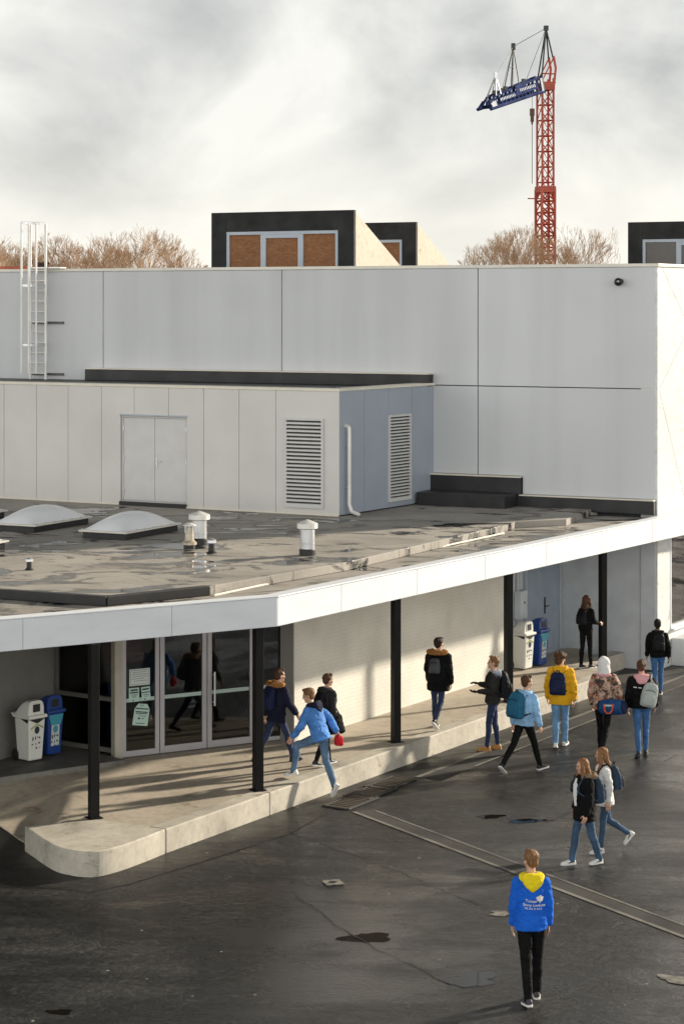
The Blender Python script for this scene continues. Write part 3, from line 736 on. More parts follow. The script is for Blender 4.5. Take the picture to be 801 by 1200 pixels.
# monopitch roof lights: felt front with a framed window, cream cheeks falling to the rear
B1 = Vector((-.894, .447)); B2 = Vector((.447, .894))
def dormer(corner, W, lab, boards, L=4.2, zt=10.7, zb=8.6):
    P = Line(corner, B1); P.n = Vector((-.447,-.894)).normalized()
    zr = lambda d: zt - (zt-9.30)*d/2.85
    mb = MB()
    q = lambda u_, d, z: Vector((*(corner + B1*u_ + B2*d), z))
    e_ = (zt-zb)/((zt-9.30)/2.85)
    mb.add([q(0,0,zb), q(W,0,zb), q(W,0,zt), q(0,0,zt), q(0,e_,zb), q(W,e_,zb)], [(0,1,2,3),(0,3,4),(1,5,2),(3,2,5,4),(0,4,5,1)])
    o = part(mb, 'dormer', m_cream, hall, label=lab)
    mb = MB(); fr = [(.0, zb+.0), (W, zb), (W, zt+.02), (0, zt+.02)]
    w0, w1, wz0, wz1 = .46, W-.44, 8.75, zt-.50
    P.box(mb, -.02, w0, -.03, .10, zb, zt+.03); P.box(mb, w1, W+.02, -.03, .10, zb, zt+.03); P.box(mb, w0, w1, -.03, .10, wz1, zt+.03); part(mb, 'dormer_front', m_bitfront, o, bevel=.01)
    mb = MB()
    P.box(mb, w0, w0+.09, .01, .07, wz0, wz1); P.box(mb, w1-.09, w1, .01, .07, wz0, wz1); P.box(mb, w0+.09, w1-.09, .01, .07, wz1-.09, wz1)
    th = (w1-w0)/3
    for k in (1, 2): P.box(mb, w0+th*k-.08, w0+th*k+.08, .01, .065, wz0, wz1-.09)
    P.box(mb, w0+th+.08, w0+2*th-.08, .012, .06, wz1-.19, wz1-.09)
    wi = part(mb, 'window', m_winframe, o, bevel=.004)
    mb = MB(); P.box(mb, w0+.09, w1-.09, .005, .02, wz0, wz1-.09); part(mb, 'board' if boards else 'pane', m_ply if boards else m_darkglass, wi)
m_darkglass = M('dark_tinted_pane', (.03,.022,.02), .12, .1)
dc1 = pxz(415.5, 300, 57).xy
dormer(Vector(dc1), 4.34, 'large roof light with boarded window on the left', True)
dormer(Vector(pxz(488, 300, 65.3).xy), 4.34, 'roof light half hidden behind the larger one', True)
dcr = Vector(pxz(737, 300, 65.6).xy) - B1*4.34
dormer(dcr, 4.34, 'roof light at the right edge with dark panes', False)
# chimney on the hall roof behind the ladder
t = pxz(50, 308, 60); mb = MB(); mb.box((t.x, t.y, 8.95), (.26,.26,.75), .45); mb.box((t.x, t.y, 9.36), (.32,.32,.06), .45); part(mb, 'chimney', M('brown_flue', (.07,.035,.025), .8), hall)
# camera on the wall
t = thing('security_camera', 'small black security camera high on the grey concrete wall', 'camera', BIG.p(BIG.u(726.5), .0, BIG.z(726, 330)))
bn = Vector((BIG.n.x, BIG.n.y, 0))
mb = MB(); mb.tube((0,0,0), bn*.03, .07, .07, 12); mb.tube(bn*.03, bn*.12, .03, .03); mb.build('bracket', m_black, t)
mb = MB(); mb.ell(bn*.16 + Vector((0,0,-.01)), .095, .095, .095); mb.build('dome', M('black_gloss', (.01,.01,.01), .12), t, smooth=True)
mb = MB(); mb.ell(bn*.235 + Vector((.02,-.01,0)), .03, .03, .03); mb.build('lens', m_crwhite, t, smooth=True)

# ------------------------------------------------------------------ rooftop plant room
pl = thing('plant_room', 'low rooftop plant room clad in pale panels with double door and louvres', 'building', (-3, 49, DZ))
PB, PT = DZ+.03, 6.30
pu_ = PF.u
seams = [397.5, 323, 280, 238.6, 197.5, 157.3, 119, 80, 43, 5, -33, -70]
sus = [pu_(p) for p in seams]; sus[0] = 0
d0, d1 = pu_(219), pu_(141); dzt = PF.z(180, 487.5)
PRL = 4.26
mb = MB(); PF.box(mb, .05, d0-.01, -.30, -.05, PB, PT-.02); PF.box(mb, d1+.01, sus[-1], -.30, -.05, PB, PT-.02); PF.box(mb, d0-.01, d1+.01, -.30, -.05, dzt+.01, PT-.02); PR.box(mb, .05, PRL, -.30, -.05, PB, PT-.02); part(mb, 'wall_core', m_back, pl)
mb = MB(); gg = .006
for a, b in zip(sus, sus[1:]):
    lo, hi = a+gg, b-gg
    if a == 0: lo = -.001
    segs = []
    if hi <= d0 or lo >= d1: segs = [(lo, hi, PB)]
    else:
        if lo < d0: segs.append((lo, d0, PB))
        if hi > d1: segs.append((d1, hi, PB))
        segs.append((max(lo, d0), min(hi, d1), dzt))
    for (x, y, z0_) in segs: PF.box(mb, x, y, -.05, 0, z0_, PT)
part(mb, 'wall', m_clad, pl)
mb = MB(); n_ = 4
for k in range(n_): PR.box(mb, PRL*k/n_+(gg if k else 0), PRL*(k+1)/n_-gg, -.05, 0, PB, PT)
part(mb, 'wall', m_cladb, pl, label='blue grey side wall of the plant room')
mb = MB(); PF.box(mb, -.03, sus[-1], -.35, .03, PT, PT+.06); PR.box(mb, .03, PRL, -.35, .03, PT+.001, PT+.059); part(mb, 'parapet', m_trim, pl, bevel=.006)
mb = MB(); PF.box(mb, 0, d0, .002, .03, PB-.025, PB+.015); PF.box(mb, d1, sus[-1], .002, .03, PB-.025, PB+.015); part(mb, 'base_flashing', m_trim, pl)
mb = MB(); mb.prism([PF.xy(.1,-.1), PF.xy(sus[-1],-.1), BIG.xy(BIG.u(-70), .02), PR.xy(PRL, -.1)], PT-.2, PT-.02); part(mb, 'roof', m_roofd, pl)
ud, ue = BIG.u(507.5), BIG.u(107)
mb = MB(); BIG.box(mb, ud, ue, .005, .30, PT-.02, 6.56); part(mb, 'roof_upstand', m_roofd, pl, bevel=.012)
mb = MB(); BIG.box(mb, ud, ue, .004, .32, 6.562, 6.585); part(mb, 'flashing', m_trim, pl)
# door set back in the wall
mb = MB(); PF.box(mb, d0, d1, -.25, -.10, PB, dzt); part(mb, 'door_reveal', m_door, pl)
db, dzm = PB+.09, dzt-.10; mid = (d0+d1)/2
mb = MB(); PF.box(mb, d0, d0+.05, -.10, -.06, PB, dzt); PF.box(mb, d1-.05, d1, -.10, -.06, PB, dzt); PF.box(mb, d0+.05, d1-.05, -.10, -.06, dzm+.05, dzt); part(mb, 'door_frame', m_clad, pl)
mb = MB(); PF.box(mb, d0-.02, d1, -.05, .03, dzt, dzt+.03); part(mb, 'door_hood', m_winframe, pl)
mb = MB(); PF.box(mb, d0, d1, -.02, .05, PB-.028, PB+.06); part(mb, 'threshold', m_black, pl)
for a, b in ((d0+.056, mid-.005), (mid+.005, d1-.056)):
    mb = MB(); PF.box(mb, a, b, -.10, -.065, db, dzm+.04); dlf = part(mb, 'door', m_door, pl, bevel=.004)
    for hz_ in (db+.2, (db+dzm)/2, dzm-.2):
        mb = MB(); ex = a if a < mid-.1 else b; PF.box(mb, ex-.02, ex+.02, -.065, -.045, hz_-.05, hz_+.05); part(mb, 'hinge', m_steel, dlf)
mb = MB(); hx = mid-.06; PF.box(mb, hx-.02, hx+.02, -.064, -.05, (db+dzm)/2-.14, (db+dzm)/2+.06); mb.tube(PF.p(hx, -.05, (db+dzm)/2), PF.p(hx, 0, (db+dzm)/2), .012); mb.tube(PF.p(hx, 0, (db+dzm)/2), PF.p(hx-.13, 0, (db+dzm)/2), .012); part(mb, 'door_handle', m_steel, pl)
def louvre(line, px0, px1, py0, py1, n, lab):
    a, b = sorted((line.u(px0), line.u(px1))); um = (a+b)/2; pm = (px0+px1)/2
    zt_, zb_ = line.z(pm, py0), line.z(pm, py1)
    f = MB(); w = .05
    line.box(f, a, a+w, .002, .05, zb_, zt_); line.box(f, b-w, b, .002, .05, zb_, zt_); line.box(f, a+w, b-w, .002, .05, zb_, zb_+w); line.box(f, a+w, b-w, .002, .05, zt_-w, zt_)
    o = part(f, 'louvre', m_door, pl, label=lab)
    s_ = MB(); hh = (zt_-zb_-2*w)/n
    for k in range(n):
        z0_ = zb_+w+hh*k
        s_.hexa([line.p(a+w,.006,z0_+hh*.16), line.p(b-w,.006,z0_+hh*.16), line.p(b-w,.05,z0_), line.p(a+w,.05,z0_), line.p(a+w,.006,z0_+hh*.56), line.p(b-w,.006,z0_+hh*.56), line.p(b-w,.05,z0_+hh*.46), line.p(a+w,.05,z0_+hh*.46)])
    part(s_, 'slats', m_door, o)
    k_ = MB(); line.box(k_, a+w, b-w, .001, .0035, zb_+w, zt_-w); part(k_, 'void', m_black, o)
louvre(PF, 334, 379.5, 490, 595, 22, 'wide louvre on the front wall')
louvre(PR, 454, 480, 485.5, 586.5, 26, 'narrow louvre on the side wall')
mb = MB(); uu = PR.u(404.5); ztp = PR.z(404, 499)
mb.path([PR.p(uu,-.02,ztp), PR.p(uu,.09,ztp-.02), PR.p(uu,.10,ztp-.15), PR.p(uu,.10,DZ+.25), PR.p(uu,.16,DZ+.10), PR.p(uu+.05,.34,DZ+.03)], .045, 10)
dn = part(mb, 'downpipe', m_steelw, pl, smooth=False)
mb = MB()
for z_ in (ztp-.45, DZ+.6): mb.tube(PR.p(uu,.10,z_), PR.p(uu,.10,z_+.05), .056, n=10); mb.tube(PR.p(uu,.0,z_+.02), PR.p(uu,.10,z_+.02), .012)
part(mb, 'pipe_clip', m_steel, dn)

# ------------------------------------------------------------------ roof fittings
def skylight(fx, fy, lab):
    ang = math.atan2(-.447, .894)
    t = thing('skylight', lab, 'skylight', (fx, fy, DZ), ang, 'acrylic roof skylights')
    W_, L_ = 1.12, 2.12                                        # origin at the front right corner; x to the left (negative), y to the rear
    mb = MB(); mb.box((-W_/2, L_/2, .065), (W_-.12, L_-.12, .13)); mb.build('curb', m_roofd, t, bevel=.01)
    mb = MB(); mb.box((-W_/2, L_/2, .15), (W_, L_, .036)); mb.build('rim', m_cap, t, bevel=.008)
    nx, ny = 14, 22; v = []; f = []
    for j in range(ny+1):
        for i in range(nx+1):
            a, b = i/nx, j/ny; ex = (1-abs(2*a-1)**2.2)*(1-abs(2*b-1)**2.2)
            v.append((-W_+.05+(W_-.1)*a, .05+(L_-.1)*b, .17+.30*ex**.8))
    for j in range(ny):
        for i in range(nx): f.append((j*(nx+1)+i, j*(nx+1)+i+1, (j+1)*(nx+1)+i+1, (j+1)*(nx+1)+i))
    mb = MB(); mb.add(v, f); mb.build('dome', m_dome, t, smooth=True)
    mb = MB()
    for k in range(7):
        mb.lathe([(.012,.16),(.012,.18)], (-W_+.02, .1+(L_-.2)*k/6, .01), 6); mb.lathe([(.012,.16),(.012,.18)], (-.02, .1+(L_-.2)*k/6, .01), 6)
    mb.build('screws', m_steel, t)
z_ = DZ+.168
a = at(148, 624, z_); b = at(41, 615.5, z_); dlt = Vector((a.x-b.x, a.y-b.y))
skylight(a.x, a.y, 'domed skylight nearest the metal vents')
skylight(b.x, b.y, 'domed skylight in the middle, left of the one by the vents')
skylight(b.x-dlt.x, b.y-dlt.y, 'skylight cut off by the left edge of the photo, farther one')
a = at(7, 634, z_); skylight(a.x-.9, a.y-1.75, 'skylight cut off by the left edge of the photo, nearer one')
def vent(px, py, r, h, lab):
    p = at(px, py, DZ); t = thing('roof_vent', lab, 'roof vent', (p.x, p.y, DZ), 0, 'galvanised roof vents')
    mb = MB(); mb.lathe([(r*1.12,0),(r*1.12,.10),(r*1.02,.12)], n=20); mb.build('collar', m_roofd, t, smooth=False)
    mb = MB(); mb.lathe([(r,.10),(r,h-.16)], n=24); mb.build('pipe', m_steel, t, smooth=False)
    mb = MB(); mb.lathe([(r*.96,h*.3),(r*1.03,h*.3+.01),(r*1.03,h*.3+.03),(r*.96,h*.3+.04)], n=24); mb.build('band', m_steel, t)
    mb = MB(); mb.lathe([(r*1.05,h-.18),(r*1.42,h-.16),(r*1.42,h-.07),(.02,h)], n=24); mb.build('cap', m_steelw, t)
vent(233.5, 637.5, .145, .64, 'tall galvanised roof vent behind the small copper toned one')
vent(360, 650.5, .135, .66, 'galvanised roof vent standing alone before the plant room corner')
p = at(222, 643, DZ); t = thing('flue_cowl', 'small flue cowl with caged top beside the tall vent', 'flue', (p.x, p.y, DZ))
mb = MB(); mb.lathe([(.11,0),(.11,.08)], n=16); mb.build('collar', m_roofd, t)
mb = MB(); mb.lathe([(.14,.08),(.14,.12),(.09,.16),(.075,.40)], n=16); mb.build('flue_pipe', m_copper, t)
mb = MB()
for k in range(8): q = 2*math.pi*k/8; mb.tube((.085*math.cos(q),.085*math.sin(q),.30),(.085*math.cos(q),.085*math.sin(q),.44), .008)
mb.build('cage', m_steel, t)
mb = MB(); mb.lathe([(.13,.44),(.13,.455),(.05,.49),(.01,.495)], n=16); mb.build('cap', m_steelw, t)
for px, py, k, lab in ((248, 648, 1.0, 'small black vent pipe right of the tall roof vent'), (34.5, 668, .8, 'smallest black vent pipe alone on the roof by the left edge')):
    p = at(px, py, DZ); t = thing('vent_pipe', lab, 'vent pipe', (p.x, p.y, DZ), 0, 'black vent pipes')
    mb = MB(); mb.lathe([(.11*k,0),(.06*k,.04),(.055*k,.20*k)], n=14); mb.build('pipe', m_roofd, t)
    mb = MB(); mb.lathe([(.09*k,.19*k),(.085*k,.24*k),(.04*k,.27*k),(.01*k,.275*k)], n=14); mb.build('cap', m_steel, t)

# caged ladder on the hall wall
uL, uR = BIG.u(41.5), BIG.u(59.5)
lad = thing('roof_ladder', 'galvanised caged ladder fixed to the tall grey wall', 'ladder', BIG.p((uL+uR)/2, .2, PT))
zb = PT-.02; ztop = zat(263, BIG.xy(uL).y); zs = lambda py: zat(py, BIG.xy(uL).y)
for uu in (uL, uR): mb = MB(); mb.tube(BIG.p(uu,.22,zb), BIG.p(uu,.22,ztop), .034, n=6); part(mb, 'rail', m_steelw, lad)
z_ = zb+.15
while z_ < 9.1: mb = MB(); mb.tube(BIG.p(uL,.22,z_), BIG.p(uR,.22,z_), .02, n=6); part(mb, 'rung', m_steelw, lad); z_ += .265
um, hw = (uL+uR)/2, abs(uL-uR)/2
def hoop(z_): 
    pts = []
    for k in range(15):
        q = math.pi*k/14; pts.append(BIG.p(um - hw*1.0*math.cos(q)*(1 if k in (0,14) else 1.22), .22+.66*math.sin(q), z_))
    return pts
for py in (263, 335, 403.5):
    mb = MB()
    for a, b in zip(hoop(zs(py)), hoop(zs(py))[1:]): 
        mb.hexa([a+Vector((0,0,-.03)), b+Vector((0,0,-.03)), b*1.0008+Vector((0,0,-.03)), a*1.0008+Vector((0,0,-.03)), a+Vector((0,0,.03)), b+Vector((0,0,.03)), b*1.0008+Vector((0,0,.03)), a*1.0008+Vector((0,0,.03))])
    part(mb, 'hoop', m_steel, lad)
hp0 = hoop(0)
for k in (3, 5, 8, 11):
    mb = MB(); p = hp0[k]; mb.tube((p.x,p.y,zs(436)), (p.x,p.y,ztop), .026, n=6)
    part(mb, 'cage_bar', m_steelw, lad)
for py in (378, 438): 
    mb = MB(); z_ = zs(py); BIG.box(mb, uR-.42, uL+.06, .004, .05, z_-.03, z_+.03)
    for uu in (uL, uR): mb.tube(BIG.p(uu,.04,z_), BIG.p(uu,.22,z_), .016, n=6)
    part(mb, 'wall_bracket', m_alud, lad)
mb = MB(); z_ = 9.135; 
BIG.box(mb, uR-.42, uL+.1, -.1, .20, z_, z_+.03); part(mb, 'landing_bracket', m_steel, lad)
# ------------------------------------------------------------------ bare trees, house, crane
def tree_mesh(seed, height, rx, zc, rz, gnarl=1):
    rnd = random.Random(seed); tk = MB(); tw = MB(); h = height
    C = Vector((0, 0, zc*h))
    def inside(p): return ((p.x/(rx*h))**2 + (p.y/(rx*h))**2 + ((p.z-C.z)/(rz*h))**2) < 1
    def grow(p, d, L, r, lev):
        n = 2
        for k in range(n):
            d = (d + Vector((rnd.gauss(0,.13), rnd.gauss(0,.13), rnd.gauss(.04,.08)))*gnarl).normalized()
            q = p + d*L/n; r2 = r*.84
            (tk if lev < 2 else tw).tube(p, q, r, r2, 5 if lev < 2 else 3); p, r = q, r2
            if lev > 1 and not inside(p): return
            if lev > 2 and k == 0:
                a = rnd.uniform(0, 6.28); side = Vector((math.cos(a), math.sin(a), .3)); qq = p + (d*.7+side*.7).normalized()*L*.5
                tw.tube(p, qq, r*.55, r*.3, 3)
        if lev >= 6: return
        for k in range(3 if lev < 5 else rnd.choice((2,3))):
            a = rnd.uniform(0, 6.28); s = rnd.uniform(.22, .62)
            nd_ = (d*math.cos(s) + Vector((math.cos(a), math.sin(a), 0))*math.sin(s)).normalized()
            grow(p, nd_, L*rnd.uniform(.66,.86), max(r*.66, .0115), lev+1)
    p = Vector((0,0,0)); r = h*.018
    tk.tube(p, (0,0,h*.22), r*1.25, r, 7)
    n_ = 5
    for k in range(n_):
        z0 = h*(.22 + .07*k); tk.tube((0,0,z0), (rnd.gauss(0,.05), rnd.gauss(0,.05), z0+h*.075), r, r*.86, 6); r *= .86
        a = k*2.4 + rnd.uniform(-.4,.4); s = rnd.uniform(.35,.75)*(1-.1*k)
        grow(Vector((0,0,z0)), Vector((math.cos(a)*math.sin(s), math.sin(a)*math.sin(s), math.cos(s))), h*.155, r*.62, 1)
    return tk.mesh('trunk', False), tw.mesh('crown', False)
def tree_proto(seed, *args):
    a, b = tree_mesh(seed, *args); a.materials.append(m_trunk); b.materials.append(m_twig)
    return a, b, max(v.co.z for v in b.vertices)
protos = [tree_proto(11, 12, .30, .62, .38), tree_proto(23, 12, .36, .60, .40), tree_proto(37, 12, .25, .62, .40), tree_proto(5, 13, .085, .58, .42, .6)]
def tree(px, top, Y, k, width, lab, name='bare_tree', group='bare trees beyond the hall'):
    a, b, zm = protos[k]; h = zat(top, Y); s = h/zm
    t = thing(name, lab, 'tree', ((px-CX)/F*Y, Y, 0), random.uniform(0, 6.28), group); t.scale = (s*width, s*width, s)
    for nme, me in (('trunk', a), ('crown', b)):
        o = bpy.data.objects.new(nme, me); COL.objects.link(o); o.parent = t
rnd = random.Random(41)
lefts = [(-12,281),(4,274),(16,283),(29,279),(51,284),(68,276),(83,270),(96,283),(105,273),(120,284),(133,270),(150,262),(166,267),(184,273),(198,286),(211,297)]
pos_words = ['cut by the left edge of the photo','just left of the ladder cage','behind the left bars of the ladder cage','behind the middle of the ladder cage','just right of the ladder cage','tall and thin, second right of the ladder','third right of the ladder','low, above the first wall joint','slender, just right of the first wall joint','second right of the first wall joint','left flank of the tallest crown','with the tallest crown of the left row','right flank of the tallest crown','rounded, left of the last two','small, next to last towards the boarded roof light','smallest, last towards the boarded roof light']
for i, (px, top) in enumerate(lefts):
    tree(px, top, rnd.uniform(112, 140), (i*2) % 3, rnd.uniform(.7, .95), 'bare tan tree over the parapet, '+pos_words[i], group='bare trees left of the boarded roof light')
rights = [(572,283,'leftmost beside the crane'),(584,268,'second from the left beside the crane'),(597,259,'tallest of the clump left of the crane mast'),(613,263,'rounded, touching the left of the crane mast'),(627,270,'directly behind the crane mast'),(657,272,'just right of the crane mast'),(671,261,'second right of the crane mast'),(682,280,'low, third right of the crane mast')]
for i, (px, top, w) in enumerate(rights):
    tree(px, top, rnd.uniform(118, 135), (i+1) % 3, rnd.uniform(.62, .8), 'bare tree over the parapet, '+w, group='bare trees around the crane')
tree(697, 268, 150, 3, .55, 'slim bare poplar, left of the two between crane and roof light', 'poplar', 'slim poplars right of the crane')
tree(718, 265, 150, 3, .5, 'slim bare poplar, right of the two between crane and roof light', 'poplar', 'slim poplars right of the crane')

hs = thing('brick_house', 'distant brick house with red tiled roof at the left edge', 'house', ((0-CX)/F*95, 95, 0), .15)
mb = MB(); mb.box((-3,0,3.6), (9,7,7.2)); mb.build('wall', m_wallbrick, hs)
zr = zat(312, 95)
mb = MB(); mb.extr([(-8,-4,7.2),(-8,4,7.2),(-8,0,zr)], (10.2,0,0)); mb.build('roof', m_tile, hs)
mb = MB()
for x in (-6,-3.5,-1): mb.box((x,-3.52,5), (1,.06,1.4))
mb.build('window', m_darkglass, hs)

cr_ = thing('tower_crane', 'red self erecting tower crane with folded blue and white jib', 'crane', ((638.5-CX)/F*150, 150, 0), .35)
YC = 150.0; S = YC/F                                   # metres per photo pixel at the crane
cx = (638.5-CX)*S
zc = lambda py: H-(py-Y0)*S
def lattice(mb, z0, z1, w, step, r, rb):
    h = w/2; cs = [(-h,-h),(h,-h),(h,h),(-h,h)]
    for x, y in cs: mb.tube((x,y,z0),(x,y,z1), r, n=5)
    n = max(1, round((z1-z0)/step)); st = (z1-z0)/n
    for k in range(n):
        a, b = z0+st*k, z0+st*(k+1)
        for i in range(4):
            p, q = cs[i], cs[(i+1)%4]
            mb.tube((*p,b),(*q,b), rb, n=4); mb.tube((*p,a),(*q,b), rb, n=4)
            if i == 0: mb.tube((*q,a),(*p,b), rb, n=4)
mb = MB(); lattice(mb, zc(232), zc(105), .86, 1.05, .085, .04); ms_ = mb.build('mast', m_crane, cr_)
mb = MB(); lattice(mb, 0, zc(222), 1.0, .8, .11, .06); mb.build('mast', m_crane, cr_, label='wider lower section of the red mast')
mb = MB(); mb.box((0,0,zc(222)), (1.12,1.12,.42)); mb.box((-.75,0,zc(233)), (1.2,.08,.08)); mb.build('mast_collar', m_crane, cr_)
mb = MB(); z0, z1 = zc(105), zc(90)
mb.box((0,0,z0+.2), (1.0,1.0,.5)); 
for x in (-.42,.42):
    for y in (-.42,.42): mb.tube((x,y,z0),(.42 if x>0 else x, y, zc(92)), .08, n=5)
for y in (-.4,.4):
    mb.tube((.45,y,z0),(.62,y,zc(80)), .09, n=5); mb.tube((.62,y,zc(80)),(.45,y,zc(66)), .09, n=5); mb.tube((-.42,y,zc(95)),(.45,y,zc(68)), .05, n=5)
mb.tube((-.42,-.4,zc(87)),(.5,-.4,zc(87)), .05, n=5); mb.tube((-.42,-.4,zc(97)),(.6,-.4,zc(97)), .05, n=5)
mb.build('slewing_head', m_crane, cr_)
mb = MB(); apex = (.05,0,zc(33))
mb.tube((-.45,-.35,zc(95)), apex, .06, n=5); mb.tube((-.45,.35,zc(95)), apex, .06, n=5); mb.tube((.42,-.35,zc(68)), apex, .06, n=5); mb.tube((.42,.35,zc(68)), apex, .06, n=5); mb.box((.05,0,zc(33)), (.25,.3,.35))
mb.build('apex_frame', m_crdark, cr_)
# jib points left and towards the viewer
Mi = Matrix.Rotation(-.35, 3, 'Z')
jA = Vector((-.5, 0, zc(107))); jB = pxz(567, 128, 139) - cr_.location; jB = Mi @ jB
jd = (jB-jA); jl = jd.length; jd.normalize(); js = jd.cross(Vector((0,0,1))).normalized(); ju = js.cross(jd).normalized()
q = lambda t, a, b: jA + jd*t*jl + js*a + ju*b
hh = lambda t: 1.0-.35*t if t < .85 else .70-(t-.85)/.15*.45
mb = MB()
for k in range(14):
    t0, t1 = k/14, (k+1)/14
    for a in (-.45,.45):
        mb.tube(q(t0,a,0), q(t1,a,0), .13, n=4); mb.tube(q(t0,a*.5,hh(t0)), q(t1,a*.5,hh(t1)), .09, n=4)
        mb.tube(q(t0,a,0), q((t0+t1)/2,a*.5,hh(t0)), .055, n=4); mb.tube(q((t0+t1)/2,a*.5,hh(t0)), q(t1,a,0), .055, n=4)
    mb.tube(q(t0,-.45,0), q(t1,.45,0), .03, n=4); mb.tube(q(t0,-.22,hh(t0)), q(t0,.22,hh(t0)), .03, n=4)
jib = mb.build('jib', m_crblue, cr_)
sgn = 1 if (Mi.inverted() if False else Matrix.Rotation(.35,3,'Z')) @ js != None and (Matrix.Rotation(.35,3,'Z') @ js).y < 0 else -1
for t0, t1, b0, b1 in ((.01,.07,.05,.95),(.90,.98,.1,.45)):
    mb = MB(); mb.extr([q(t0,sgn*.5,b0), q(t1,sgn*.5,b0), q(t1,sgn*.38,b1 if t0<.5 else .35), q(t0,sgn*.38,b1)], js*sgn*.03); mb.build('jib_panel', m_crwhite, jib)
mb = MB()
for k in range(10):
    for (s0, s1, bb0, bb1) in ((.20+.030*k, .212+.030*k, .52, .70), (.58+.027*k, .591+.027*k, .34, .50)):
        mb.extr([q(s0,sgn*.5,bb0), q(s1,sgn*.5,bb0), q(s1,sgn*.45,bb1), q(s0,sgn*.45,bb1)], js*sgn*.03)
o = mb.build('jib_lettering', M('crane_lettering', (.55,.58,.63), .9, spec=.05), jib)
mb = MB(); mb.extr([q(.14,sgn*.46,.34), q(.84,sgn*.46,.24), q(.84,sgn*.42,.52), q(.14,sgn*.40,.76)], js*sgn*.015); mb.build('jib_banner', m_crblue, jib)
mb = MB(); mb.extr([q(.36,sgn*.46,.55), q(.55,sgn*.46,.55), q(.55,sgn*.40,1.0), q(.36,sgn*.40,1.1)], js*sgn*.03); mb.build('jib_cabinet', m_crblue, jib)
for t0, py, lab in ((.50, 55, 'taller'), (.82, 89, 'shorter')):
    c = q(t0, 0, hh(t0)); Yc_ = YC - 11*t0
    tp = Vector((c.x + (.1), c.y, H-(py-Y0)*Yc_/F)); mb = MB(); w = .75 if t0 < .6 else .5
    for a in (-.3,.3):
        mb.tube(c + jd*w + js*a, tp, .045, n=4); mb.tube(c - jd*w + js*a, tp, .045, n=4)
    mb.tube(c+jd*w*.5+Vector((0,0,(tp.z-c.z)*.5)), c-jd*w*.5+Vector((0,0,(tp.z-c.z)*.5)), .03, n=4); mb.box(tp, (.22,.22,.45))
    mb.build('jib_strut', m_crdark if t0 < .6 else m_steel, jib, label=lab+' of the two struts on the jib')
    if t0 < .6: tp1 = tp
    else: tp2 = tp
mb = MB(); mb.path([apex, tp1, tp2, q(.97,0,.4)], .022, 4); mb.path([apex, q(.22,0,1.1)], .022, 4); mb.path([tp1, q(.66,0,1.1)], .018, 4); mb.path([apex, (.55,0,zc(68))], .022, 4); mb.build('stay_cable', m_crdark, cr_)
for t0 in (.28,.62,.70,.80): mb = MB(); mb.box(q(t0,0,hh(t0)+.12), (.22,.22,.3), .3); mb.build('jib_light', m_crdark, jib)
hk = Mi @ (pxz(623, 140, 147) - cr_.location); hx, hy = hk.x, hk.y
mb = MB(); mb.tube((hx,hy,zc(112)),(hx,hy,zc(133)), .02, n=4); mb.tube((hx,hy,zc(150)),(hx,hy,zc(218)), .028, n=4); mb.build('hoist_cable', m_crdark, cr_)
mb = MB(); mb.box((hx,hy,zc(136)), (.28,.2,.5)); mb.box((hx,hy,zc(142)), (.2,.16,.6)); mb.tube((hx,hy,zc(146)),(hx,hy,zc(150)),.07); mb.build('hook_block', M('hook_brown', (.12,.05,.03), .6), cr_)

